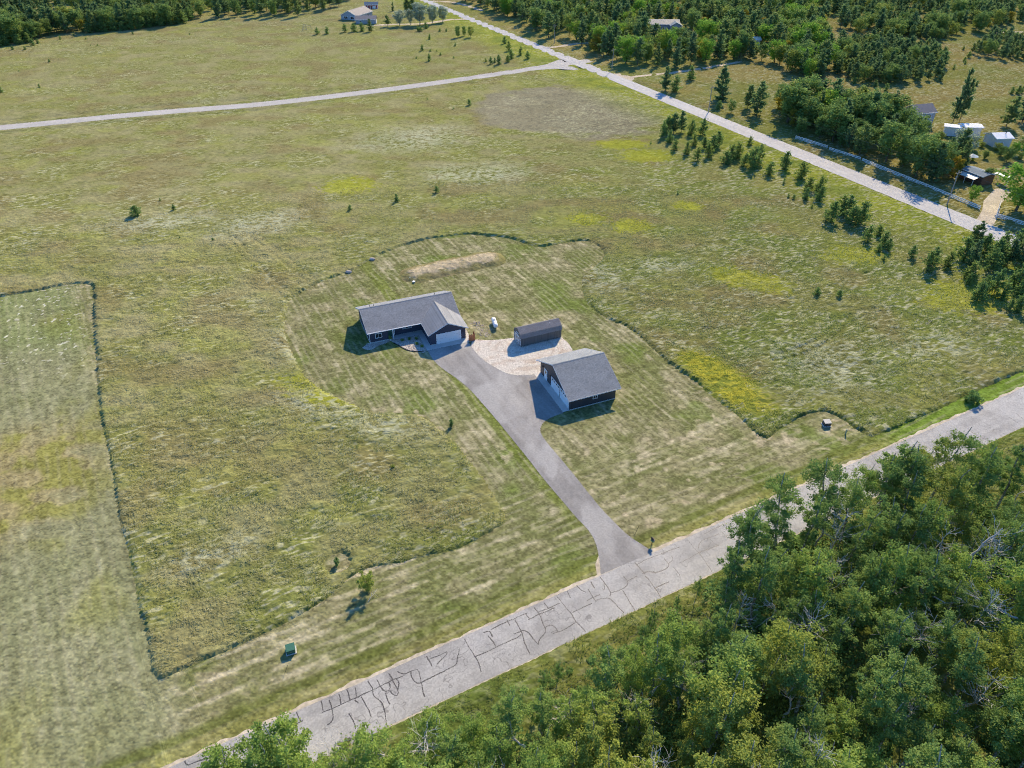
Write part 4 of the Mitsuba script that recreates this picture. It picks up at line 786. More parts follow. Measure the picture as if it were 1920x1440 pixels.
put('white_canopy__roof', K(slab([(0, -1, 2.6), (5, -1, 2.6), (5, 1.2, 2.75), (0, 1.2, 2.75)], .08)), 'mat_white')
for s, t in ((.2, -.8), (4.8, -.8), (.2, 1.0), (4.8, 1.0)): put(nk('white_canopy__post'), K(box(s - .05, s + .05, t - .05, t + .05, 0, 2.52)), 'mat_white')
tag('white_canopy', 'narrow white carport canopy behind the brown garage at the right', 'canopy')
ux, uy = 145.3, 223.4
um = trimesh.creation.cone(radius=1.9, height=.75, sections=8); um.apply_translation([0, 0, 0]); v_ = um.vertices.copy(); um = V(v_ + [ux, uy, 1.95], um.faces)
plain('mat_umbrella', (.42, .50, .56), .6)
put('patio_umbrella__canopy', um, 'mat_umbrella'); put('patio_umbrella__pole', tube([(ux, uy, 0), (ux, uy, 1.94)], .04, 6), 'mat_white')
tag('patio_umbrella', 'pale blue grey patio umbrella between the trees at the right', 'umbrella')
# timber climbing frame on the far lawn
K = Local(-117.8, 444.8, .3)
for s in (-1.3, 1.3):
    for t in (-1.1, 1.1): put(nk('climbing_frame__leg'), K(tube([(s, t, 0), (s * .35, t * .12, 3.4)], .09, 5)), 'mat_pole')
for z in (.7, 1.3, 1.9, 2.5): put(nk('climbing_frame__rung'), K(cat([box(-1.3 + z * .25, 1.3 - z * .25, -1.1 + z * .29, -1.02 + z * .29, z, z + .1)])), 'mat_pole')
put('climbing_frame__beam', K(tube([(-.4, 0, 3.3), (3.4, 0, 2.6)], .08, 5)), 'mat_pole'); put('climbing_frame__strut', K(tube([(3.4, 0, 2.6), (3.7, 0, 0)], .08, 5)), 'mat_pole')
tag('climbing_frame', 'grey timber climbing frame on the far mown lawn at the top', 'climbing frame')

# ------------------------------------------------------------------ trees: kinds
def limb(p0, p1, r0, r1, rng, n=5, bend=.08, sides=5):
    t = np.linspace(0, 1, n)[:, None]; p0, p1 = np.array(p0, float), np.array(p1, float); L = np.linalg.norm(p1 - p0)
    p = p0 * (1 - t) + p1 * t; p[1:-1] += rng.normal(0, bend * L, (n - 2, 3)) * [1, 1, .5]
    return tube(p, np.linspace(r0, r1, n), sides), p
def broad_tree(seed, h, crown, low, puffs, per, size, trunk_r, sparse=1.0, flat=.75, lean=.0, pr=.62):
    """tapered trunk, rising limbs and puffs of leaves along their outer halves"""
    g = np.random.default_rng(seed); wood = []; cen = []
    tipx = g.normal(0, .04 * h + lean, 2); tr, tp = limb([0, 0, -.2], [tipx[0], tipx[1], .93 * h], trunk_r, trunk_r * .22, g, 8, .012, 7); wood.append(tr)
    tz = np.linspace(0, 1, 8)
    for i in range(puffs):
        f = low + (.97 - low) * ((i + g.uniform(.1, .9)) / puffs) ; 
        base = np.array([np.interp(f * .86, tz, tp[:, k]) for k in range(3)])
        prof = math.sin(math.pi * min(1, max(.06, (f - low * .75) / (1.03 - low * .75)))) ** flat
        a = i * 2.4 + g.uniform(-.6, .6); rr = crown * prof * g.uniform(.55, 1.08)
        end = base + [rr * math.cos(a), rr * math.sin(a), rr * g.uniform(.35, .9) + .04 * h * g.uniform(-.4, 1)]; end[2] = min(end[2], h * 1.01)
        b, bp = limb(base, end, trunk_r * .30 * (1.15 - f), .012, g, 4, .07, 4); wood.append(b)
        for q, w_ in ((1.0, 1.0), (.72, .9), (.48, .5)):
            c = np.array([np.interp(q, [0, 1 / 3, 2 / 3, 1], bp[:, k]) for k in range(3)]) + g.normal(0, .16, 3)
            n = int(per * w_ * g.uniform(.6, 1.3) * sparse); d = g.normal(0, 1, (n, 3)); d /= np.linalg.norm(d, axis=1, keepdims=True)
            wide = np.where(g.uniform(0, 1, (n, 1)) < .38, g.uniform(1.1, 2.0, (n, 1)), 1.0); cen.append(c + d * (g.uniform(.1, 1, (n, 1)) ** .6) * wide * pr * g.uniform(.7, 1.3) * crown / 2.2 * [1, 1, .8])
    cen = np.vstack(cen); cen = cen[cen[:, 2] > low * h * .35]
    return cat(wood), leaf_mesh(cen, size, g, .8)
def pine_tree(seed, h, crown, low, size, trunk_r, dens=1.0, ragged_=.35, top_pow=.8):
    g = np.random.default_rng(seed); wood = []; P_, D_, S_ = [], [], []
    tr, tp = limb([0, 0, -.2], [g.normal(0, .02 * h), g.normal(0, .02 * h), h * .98], trunk_r, .02, g, 7, .008, 6); wood.append(tr)
    z = low * h
    while z < h * .985:
        f = (z / h - low) / (1 - low); n = g.integers(4, 7)
        for k in range(n):
            if g.uniform() < .12: continue
            a = g.uniform(0, 2 * math.pi); ln = crown * ((1 - f) ** top_pow * .96 + .05) * g.uniform(1 - ragged_, 1 + ragged_ * .5) * (min(1, .55 + f * 2.2))
            up = g.uniform(-.05, .45) + .55 * f; b0 = np.array([np.interp(z / h / .98, np.linspace(0, 1, 7), tp[:, j]) for j in range(3)])
            dr_ = np.array([math.cos(a), math.sin(a), up]); b1 = b0 + dr_ * ln
            if ln > .5: wood.append(tube([b0, (b0 + b1) / 2 + [0, 0, -.04 * ln], b1], [.03 + .012 * ln, .02 + .008 * ln, .012], 4, False))
            m = max(3, int(ln * 9 * dens)); t = g.uniform(.22, 1.05, m)[:, None]
            c = b0 + dr_ * ln * t + g.normal(0, .13 + .07 * ln, (m, 3)) * [1, 1, .6]
            d = dr_ / np.linalg.norm(dr_) + g.normal(0, .55, (m, 3)) + [0, 0, .35]; P_.append(c); D_.append(d); S_.append(np.full(m, size) * g.uniform(.7, 1.35, m))
        z += h * g.uniform(.035, .06)
    p, d, s = np.vstack(P_), np.vstack(D_), np.concatenate(S_)[:, None]; d /= np.linalg.norm(d, axis=1, keepdims=True)
    a = np.cross(d, g.normal(0, 1, d.shape)); a /= np.linalg.norm(a, axis=1, keepdims=True); b = np.cross(d, a); n = len(p)
    v = np.stack([p - d * s * .3, p + a * s * .42 + d * s * .25, p + d * s, p - a * s * .42 + d * s * .25, p + b * s * .42 + d * s * .2, p - b * s * .42 + d * s * .2], 1).reshape(-1, 3); i = np.arange(n)[:, None] * 6
    return cat(wood), V(v, np.vstack([i + [0, 1, 2], i + [0, 2, 3], i + [0, 4, 2], i + [0, 2, 5]]))
def bush_mesh(seed, r, n, size):
    g = np.random.default_rng(seed); wood = []; cen = []
    for k in range(9):
        a = g.uniform(0, 2 * math.pi); rr = r * g.uniform(.2, .8); e_ = np.array([rr * math.cos(a), rr * math.sin(a), r * g.uniform(.25, 1.35)])
        b, _ = limb([0, 0, -.1], e_, .035, .01, g, 4, .06, 4); wood.append(b)
        d = g.normal(0, 1, (n // 9, 3)); d /= np.linalg.norm(d, axis=1, keepdims=True); cen.append(e_ * [1, 1, .8] + d * g.uniform(.2, 1, (len(d), 1)) ** .5 * r * g.uniform(.35, .6))
    cen = np.vstack(cen); cen[:, 2] = np.abs(cen[:, 2]) + .05
    return cat(wood), leaf_mesh(cen, size, g, .4)
KINDS = {}
def kind(name, makers, bark, leafm):
    KINDS[name] = []
    for i, (w_, l_) in enumerate(makers):
        g = 'group_%s_%d' % (name, i)
        scene[g] = {'type': 'shapegroup', 'trunk': mikit.ply(w_, bark), 'crown': mikit.ply(l_, leafm)}; KINDS[name].append(g)
kind('aspen', [broad_tree(100 + i, 12.0, 1.6 + .28 * (i % 3), .34 + .09 * (i % 3), 19, 105, .102, .16, 1.0, .75, .25, .46) for i in range(8)], 'mat_bark_pale', 'mat_leaf')
kind('poplar', [broad_tree(140 + i, 10.0, 2.0 + .3 * (i % 3), .20 + .06 * (i % 2), 22, 108, .102, .12, 1.0, .6, .2, .48) for i in range(6)], 'mat_bark_pale', 'mat_leaf_lime')
kind('sapling', [broad_tree(130 + i, 6.0, 1.65 + .2 * (i % 2), .16, 16, 70, .12, .075, 1.0, .6, .15, .50) for i in range(4)], 'mat_bark_dark', 'mat_leaf')
kind('leafy', [broad_tree(150 + i, 11.0, 3.4 + .4 * (i % 3), .22, 26, 42, .30, .22, 1.0, .55, .1, .6) for i in range(5)], 'mat_bark_dark', 'mat_leaf_wood')
kind('maple', [broad_tree(170 + i, 11.0, 3.9, .16, 30, 46, .28, .25, 1.0, .5, .1, .6) for i in range(2)], 'mat_bark_dark', 'mat_leaf_bright')
kind('golden', [broad_tree(180 + i, 9.0, 2.3, .22, 18, 40, .28, .16, 1.0, .6, .1, .62) for i in range(2)], 'mat_bark_dark', 'mat_leaf_gold')
kind('silver', [broad_tree(190 + i, 11.0, 4.0, .20, 28, 44, .34, .26, 1.0, .5, .1, .55) for i in range(2)], 'mat_bark_pale', 'mat_leaf_silver')
kind('pine', [pine_tree(200 + i, 11.0, 2.5 + .35 * (i % 3), .14 + .06 * (i % 3), .50, .17, 1.05, .5, .72) for i in range(6)], 'mat_bark_dark', 'mat_needle')
kind('young', [pine_tree(220 + i, 5.0, 1.5 + .25 * (i % 3), .08, .27, .085, 1.25, .6, .7) for i in range(6)], 'mat_bark_dark', 'mat_needle_young')
kind('spruce', [pine_tree(240 + i, 12.0, 2.6, .05, .55, .17, 1.25, .22, .95) for i in range(2)], 'mat_bark_dark', 'mat_needle')
kind('bush', [bush_mesh(260 + i, 1.0, 520, .15) for i in range(4)], 'mat_bark_dark', 'mat_leaf_wood')
NATIVE = dict(poplar=10, aspen=12, sapling=6, leafy=11, maple=11, golden=9, silver=11, pine=11, young=5, spruce=12, bush=1.7)
pending = []
def plant(kname, x, y, h, name, label, catname, group=None, fat=1.0, z=0.0):
    pending.append((kname, x, y, h, name, label, catname, group, fat, z))
def scatter(poly, dmin, seed, tries=40000, avoid=None, uneven=0):
    g = np.random.default_rng(seed); p = Polygon(poly).buffer(0); x0, y0, x1, y1 = p.bounds; cell = {}; out = []
    av = hard.buffer(1.2) if avoid is None else avoid; shapely.prepare(p); shapely.prepare(av)
    Q = np.c_[g.uniform(x0, x1, tries), g.uniform(y0, y1, tries)]; ok = shapely.contains_xy(p, Q) & ~shapely.contains_xy(av, Q)
    Q = Q[ok]; fac = .50 + .92 * meshkit.fbm(np.c_[Q / uneven, np.full(len(Q), float(seed))], 2, 5) if uneven else np.ones(len(Q))
    for q, fq in zip(Q, fac):
        dm = dmin(q) if callable(dmin) else dmin
        dm *= fq
        i, j = int(q[0] // 4), int(q[1] // 4); R_ = int(dm // 4) + 1
        if all((q[0] - o[0]) ** 2 + (q[1] - o[1]) ** 2 >= dm * dm for a in range(i - R_, i + R_ + 1) for b in range(j - R_, j + R_ + 1) for o in cell.get((a, b), ())):
            cell.setdefault((i, j), []).append(q); out.append(q)
    return out
HOUSES_FAR = unary_union([Point(-94, 487).buffer(15), Point(-86, 466).buffer(9), Point(-92, 521).buffer(7), Point(84, 447).buffer(13), Point(96, 445).buffer(6), Point(127, 404).buffer(4), Point(146, 262).buffer(5.5), Point(155, 250).buffer(6.5), Point(162, 239).buffer(6), Point(138, 205).buffer(6.5)])
LOW = unary_union([shapely.box(74, 392, 100, 441), shapely.box(119, 370, 132, 403), Polygon([(128, 222), (146, 222), (150, 258), (138, 260)])])
AVOID = hard.buffer(2.2).union(HOUSES_FAR)

# --- the near wood right of and below the road
SVERGE = Polygon([(-190, sroad(-190) + 9), (260, sroad(260) + 9), (260, sroad(260) - 1.0), (-190, sroad(-190) - 1.0)])
tall = [(27.0, 60.2), (33, 63.6), (42, 68.4), (52, 73.6), (60, 76.4), (66, 75.4), (73, 73.6), (80, 70), (67, 54), (52, 28), (17, 28), (20, 38), (23, 49)]
for q in scatter(tall, 3.1, 11, 16000, SVERGE):
    edge_ = abs(q[1] - sroad(q[0]))
    plant('aspen' if R.uniform() < .8 else 'poplar', q[0], q[1], (R.uniform(9.0, 15.0) if edge_ > 7 else R.uniform(11.5, 16)), 'aspen_tree', 'tall slender aspen with pale trunk in the dense wood below the road', 'aspen', 'tall aspens in the near wood', R.uniform(.85, 1.15))
young_z = [(-34, 27), (-30, 29.5), (-22, 33.2), (-14, 36.0), (-8, 37.5), (0, 39.5), (8, 42.5), (15, 46), (21.5, 48), (19, 38), (17, 28), (-30, 27)]
for q in scatter(young_z, 2.9, 12, 16000, SVERGE):
    plant('poplar' if R.uniform() < .8 else 'aspen', q[0], q[1], R.uniform(7.5, 11.5) + (1.2 if q[0] < -14 else 0), 'young_aspen', 'bushy young aspen in the thicket along the bottom edge', 'young aspen', 'young aspens in the bottom thicket', R.uniform(.9, 1.25))
for (x, y, h) in [(-27.6, 31.6, 11.5), (-24.4, 33.2, 12.5), (-21.3, 34.6, 13), (-29, 28, 11), (-26, 29.4, 11.5)]:
    plant('poplar', x, y, h, 'young_aspen', 'bushy young aspen in the thicket along the bottom edge', 'young aspen', 'young aspens in the bottom thicket', 1.0)
for (x, y, h) in [(16.2, 50.0, 8.5), (15.2, 48.6, 8.0), (14.0, 47.4, 7.5), (3.4, 43.6, 7.5), (5.0, 44.6, 6.5), (20.5, 54.0, 5.5), (23, 56.2, 6.0), (18.5, 51.5, 5.0)]:
    plant('aspen', x, y, h, 'slim_tree', 'slim upright tree standing alone on the grassy verge below the road', 'slim tree', 'slim trees on the lower verge', .62)
for q in scatter([(0, 43.5), (10, 49), (20, 54.2), (25, 57), (21.5, 49), (15, 46.5), (8, 43), (0, 40)], 2.6, 13, 6000, SVERGE):
    plant('bush', q[0], q[1], R.uniform(.8, 1.7), 'verge_bush', 'low leafy bush in the rough grass between road and thicket', 'bush', 'bushes on the lower verge', R.uniform(.8, 1.2))
for q in scatter([(70, 81), (100, 94), (120, 84), (100, 60), (84, 69), (74, 75)], 3.2, 14, 3000, SVERGE):
    plant('bush', q[0], q[1], R.uniform(1.0, 2.2), 'roadside_bush', 'low bush in the sunny grass right of the near wood', 'bush', 'bushes right of the near wood', R.uniform(.9, 1.3))
for q in scatter(tall, 5.2, 15, 9000, SVERGE):
    plant('bush', q[0], q[1], R.uniform(1.2, 3.0), 'wood_bush', 'leafy bush growing under the aspens of the near wood', 'bush', 'bushes under the near aspens', R.uniform(.9, 1.4))
for (x, y, h) in [(-17.57,38.50,1.5),(-18.21,38.27,1.2)]: plant('redbush', x, y, h, 'red_shrub', 'reddish leaved shrub at the road edge of the low thicket', 'shrub', 'reddish shrubs at the road edge', .6)
KINDS['redbush'] = []; NATIVE['redbush'] = 1.7
kind('redbush', [bush_mesh(290, 1.0, 420, .14)], 'mat_bark_dark', 'mat_leaf_red')

# bare dead trees standing among the living ones
def bare_tree(seed, h):
    g = np.random.default_rng(seed); tr, tp = limb([0, 0, -.2], [g.normal(0, .08 * h), g.normal(0, .08 * h), h], .13, .02, g, 8, .015, 6); ms = []
    for k in range(26):
        f = g.uniform(.3, .97); b = np.array([np.interp(f, np.linspace(0, 1, 8), tp[:, j]) for j in range(3)]); a = g.uniform(0, 6.28); l = (1.15 - f) * .26 * h + .4
        bm, bp = limb(b, b + [l * math.cos(a), l * math.sin(a), l * g.uniform(.4, 1.1)], .045 * (1.2 - f), .012, g, 4, .08, 4); ms.append(bm)
        for _ in range(3):
            c = bp[g.integers(1, 4)]; a2 = a + g.normal(0, .8); ms.append(limb(c, c + [l * .4 * math.cos(a2), l * .4 * math.sin(a2), l * g.uniform(.1, .5)], .018, .008, g, 3, .06, 3)[0])
    return tr, cat(ms)
KINDS['bare'] = []; NATIVE['bare'] = 9.0
for i in range(3):
    a_, b_ = bare_tree(300 + i, 9.0); scene['group_bare_%d' % i] = {'type': 'shapegroup', 'trunk': mikit.ply(a_, 'mat_deadwood'), 'branches': mikit.ply(b_, 'mat_deadwood')}; KINDS['bare'].append('group_bare_%d' % i)
for q in scatter(tall, 7.0, 16, 3000, SVERGE): plant('bare', q[0], q[1], R.uniform(7, 11.5), 'dead_tree', 'bare grey dead tree standing among the near aspens', 'dead tree', 'bare trees among the near aspens', 1.0)
for q in scatter(young_z, 7.5, 17, 2000, SVERGE): plant('bare', q[0], q[1], R.uniform(6, 9), 'dead_tree', 'bare grey dead sapling in the bottom thicket', 'dead tree', 'bare saplings in the bottom thicket', 1.3)
# --- forest top left
def forest(poly, d, seed, mix_, hr, name, where, grp, tries=40000):
    names = {'pine': ('pine_tree', 'pine'), 'leafy': ('leafy_tree', 'leafy tree'), 'golden': ('golden_tree', 'golden tree'), 'maple': ('bright_tree', 'bright green tree'), 'young': ('young_pine', 'young pine'), 'spruce': ('spruce_tree', 'spruce')}
    look = {'pine': 'dark green pine', 'leafy': 'leafy mid green tree', 'golden': 'yellowing tree', 'maple': 'bright green leafy tree', 'young': 'small fresh green pine', 'spruce': 'dark pointed spruce'}
    ks, ps = zip(*mix_); g = np.random.default_rng(seed + 500)
    for q in scatter(poly, d, seed, tries, AVOID, 16.0):
        k = ks[g.choice(len(ks), p=np.array(ps) / sum(ps))]; s = {'golden': .75, 'young': .5}.get(k, 1)
        if LOW.contains(Point(q)): s *= .42
        plant(k, q[0], q[1], (g.uniform(*hr) if g.uniform() < .8 else .72 * g.uniform(*hr)) * s, names[k][0], '%s %s' % (look[k], where), names[k][1], '%s %s' % (names[k][0].replace('_', ' ') + 's', grp), g.uniform(.85, 1.25))
F1 = [(-295.24,378.96),(-264.16,398.02),(-256.53,411.68),(-251.55,432.24),(-236.76,435.33),(-216.94,448.08),(-194.87,466.73),(-193.37,475.67),(-182.99,483.05),(-157.94,486.82),(-132.08,488.72),(-120.21,510.57),(-112.29,532.01),(-113.84,569.91),(-425.01,569.91)]
forest(F1, lambda q: 6.3 if q[1] < 470 + .25 * (q[0] + 200) else 8.6, 21, [('pine', .62), ('leafy', .34), ('golden', .04)], (9.5, 14.5), 'n', 'in the dark wood along the top left edge', 'in the top left wood')
for q in scatter([(-235.87,435.33),(-215.54,444.83),(-194.22,464.98),(-194.43,483.05),(-203.57,494.51),(-228.91,468.50),(-244.56,454.71)], 3.6, 22, 4000, AVOID):
    plant('young', q[0], q[1], R.uniform(5, 7.5), 'young_pine', 'bright green young pine along the front of the top left wood', 'young pine', 'young pines before the top left wood', 1.1)
for q in scatter([(-262.63,395.38),(-254.15,408.88),(-263.04,426.19),(-277.13,420.28)], 3.4, 23, 2000, AVOID):
    plant('young', q[0], q[1], R.uniform(4.5, 7), 'young_pine', 'bright green young pine at the left corner of the top wood', 'young pine', 'young pines at the top left corner', 1.1)
# --- forest right of the straight road
F2 = [(-32.35,550.37),(-12.02,510.57),(0.65,483.05),(12.07,441.62),(20.21,420.28),(29.05,423.21),(38.30,395.38),(45.00,368.28),(57.57,357.01),(70.58,352.66),(80.04,344.25),(93.36,354.82),(113.76,370.61),(121.43,361.44),(127.05,332.26),(133.94,328.42),(151.79,361.44),(167.24,411.68),(179.49,458.09),(200.23,494.51),(250.45,569.91),(-35.67,569.91)]
forest(F2, lambda q: 6.0 if q[1] < 420 else 7.6, 31, [('pine', .58), ('leafy', .22), ('golden', .07), ('maple', .13)], (9, 14), 'n', 'in the mixed wood right of the straight road', 'in the wood right of the straight road')
forest([(190.12,466.73),(187.05,426.19),(207.16,432.24),(226.56,423.21),(253.37,441.62),(274.99,448.08),(309.40,475.67),(335.18,475.67),(394.65,569.91),(242.86,569.91)], 8.0, 32, [('pine', .72), ('leafy', .22), ('golden', .06)], (8, 13), 'n', 'in the wood along the top right edge', 'in the top right wood')
forest([(145.26,342.20),(147.62,324.65),(164.46,320.96),(176.74,322.80),(186.37,324.65),(203.99,363.70),(204.82,400.68),(188.50,411.68),(167.43,395.38)], 4.2, 33, [('pine', .85), ('leafy', .15)], (6, 9.5), 'n', 'in the clump on the far right meadow', 'in the far right clump')
forest([(226.02,380.18),(242.86,361.44),(252.98,361.44),(280.08,406.12),(259.81,420.28)], 4.6, 34, [('pine', .8), ('leafy', .2)], (5, 8.5), 'n', 'in the clump at the far right edge', 'in the far right edge clump')
forest([(201.87,423.21),(228.14,414.51),(248.59,432.24),(242.86,444.83),(214.16,441.62)], 5.5, 35, [('leafy', .6), ('pine', .4)], (6, 9), 'n', 'in front of the top right wood', 'before the top right wood')
forest([(96.46,267.63),(100.04,249.82),(107.91,236.05),(116.80,219.50),(123.13,203.00),(133.98,207.39),(142.36,225.48),(145.56,246.26),(138.79,257.84),(127.44,267.63),(116.61,281.68),(105.14,287.65)], 4.5, 36, [('leafy', .54), ('pine', .28), ('golden', .10), ('spruce', .04), ('maple', .04)], (8.5, 14.5), 'n', 'in the belt behind the white fence', 'in the belt behind the white fence')
forest([(132.98,225.48),(138.69,216.61),(152.88,224.47),(161.59,220.48),(173.63,230.67),(171.11,238.25),(158.03,237.15),(149.06,240.50),(139.91,238.25)], 5.2, 37, [('leafy', .7), ('maple', .2), ('pine', .1)], (3.2, 5.5), 'n', 'between the white roofs at the right', 'between the white roofs')
# single trees that can be told apart
ONE = [('spruce', [(83.46,295.41)][0], 13.5, 'tall dark spruce beside the power pole on the right verge', 1.25), ('pine', [(63.70,310.31)][0], 9.5, 'dark pine at the lower side of the dirt track junction', 1.15), ('young', [(67.60,308.59)][0], 6.5, 'smaller pine touching the dark pine by the dirt track', 1.1),
  ('leafy', [(82.80,277.34)][0], 5.5, 'round leafy tree right of the verge power pole', .9), ('young', [(79.35,282.41)][0], 3.6, 'small pine at the foot of the round leafy tree', 1), ('pine', [(91.71,274.51)][0], 12.0, 'big dark pine on the right verge above the white fence', 1.2), ('pine', [(91.02,283.89)][0], 9.0, 'dark pine just left of the big verge pine', 1.0), ('young', [(77.80,328.42)][0], 6, 'pine standing alone beside the dirt track', 1.2),
  ('leafy', [(100.14,264.96)][0], 14, 'broad dark leafy tree at the upper end of the white fence', 1.15), ('leafy', [(262.24,438.46)][0], 11.5, 'big round tree alone near the top right corner', 1.25), ('pine', [(160.61,264.96)][0], 18.5, 'tall thin leaning pine rising above the white roofs', .5), ('pine', [(162.75,264.96)][0], 15, 'second tall thin pine above the white roofs', .55), ('silver', [(140.74,222.96)][0], 11, 'round silvery willow in front of the white roofs at the right', 1.0),
  ('maple', [(136.53,183.12)][0], 14.5, 'big bright green tree at the right edge below the fence', 1.25), ('maple', [(146.26,187.99)][0], 15, 'bright green tree cut by the right edge', 1.1), ('maple', [(128.56,190.30)][0], 5.0, 'round yellow green tree by the lower end of the white fence', .9), ('leafy', [(139.51,204.30)][0], 5.5, 'round dark green tree before the brown garage', .85), ('pine', [(176.93,259.75)][0], 10.5, 'dark pine behind the white cottage', 1.2), ('pine', [(185.69,264.96)][0], 11, 'dark pine at the right edge behind the cottage', 1.2),
  ('silver', [(-65.75,458.09)][0], 9.5, 'leftmost silver poplar of the row by the far driveway', 1.0), ('silver', [(-54.27,461.51)][0], 13, 'tallest silver poplar in the row by the far driveway', 1.0), ('silver', [(-46.90,466.73)][0], 11, 'silver poplar third in the row by the far driveway', .95), ('silver', [(-41.61,472.06)][0], 9.5, 'silver poplar nearest the road in the row', 1.0), ('silver', [(-59.60,461.51)][0], 9.5, 'silver poplar between the leftmost and the tallest of the row', .8), ('spruce', [(-76.59,510.57)][0], 6.0, 'small spruce alone on the far lawn', .8), ('pine', [(-72.37,456.39)][0], 6.5, 'dark pine left of the silver poplars', 1.2),
  ('spruce', [(-65.07,494.51)][0], 12, 'dark spruce behind the silver poplars', 1.2), ('pine', [(-62.18,498.44)][0], 11, 'dark pine behind the silver poplars', 1.2),
  ('young', [(-108.02,432.24)][0], 4.0, 'leftmost round pine of the row before the far house', 1.25), ('young', [(-102.72,433.78)][0], 3.9, 'second round pine of the row before the far house', 1.25), ('young', [(-93.81,438.46)][0], 4.8, 'third round pine of the row before the far house', 1.2), ('young', [(-89.00,440.04)][0], 4.8, 'pine at the left corner of the far garage', 1.2), ('young', [(-84.76,441.62)][0], 4.6, 'pine before the wall of the far garage', 1.2), ('pine', [(-79.68,440.04)][0], 6.8, 'tallest dark pine before the far garage', 1.3),
  ('bush', [(-52.02,440.04)][0], 3.6, 'bright bush below the silver poplars', .8), ('leafy', [(-29.34,423.21)][0], 6.6, 'green clump tree left of the straight road at the top', .85), ('leafy', [(-22.43,424.69)][0], 6.6, 'green clump tree nearest the straight road at the top', .85), ('leafy', [(-26.39,427.69)][0], 5.8, 'green clump tree between two others at the top', .8),
  ('young', [(-100.39,179.86)][0], 3.1, 'round bright green pine alone on the left meadow', 1.5), ('young', [(-91.93,183.86)][0], 1.9, 'small pine right of the round bright green one', 1.0), ('young', [(-32.11,189.53)][0], 2.6, 'dark young pine in the middle of the upper meadow', 1.0), ('young', [(-43.94,183.49)][0], 2.0, 'young pine left of the middle one on the upper meadow', 1.15), ('young', [(-21.54,196.29)][0], 2.3, 'young pine right of the middle one on the upper meadow', 1.2), ('young', [(-16.69,288.41)][0], 2.6, 'young pine left of the bare brown disc', 1.0),
  ('young', [(66.31,136.22)][0], 2.3, 'left of two small pines alone on the right meadow', 1.2), ('young', [(70.84,135.28)][0], 2.2, 'right of two small pines alone on the right meadow', 1.0), ('bush', [(80.73,98.68)][0], 2.6, 'dark round bush beside the near road at the right', 1.0), ('sapling', [(-18.77,58.63)][0], 3.4, 'young leafy tree alone on the lower lawn with a dark shadow', 1.25), ('bush', [(-23.53,62.72)][0], 1.5, 'small sapling bush inside a mown ring', .5),
  ('young', [(-10.21,92.08)][0], 1.5, 'tiny dark conifer on the lawn left of the driveway', 1.1), ('bush', [(-18.57,81.76)][0], .9, 'small yellow green plant in the lower meadow', .8)]
for k, q, h, lab, fat in ONE:
    nm = {'young': 'young_pine', 'pine': 'pine_tree', 'spruce': 'spruce_tree', 'leafy': 'leafy_tree', 'maple': 'bright_tree', 'silver': 'silver_poplar', 'bush': 'bush', 'sapling': 'young_tree'}[k]
    plant(k, q[0], q[1], h, nm, lab, nm.replace('_', ' '), None, fat)
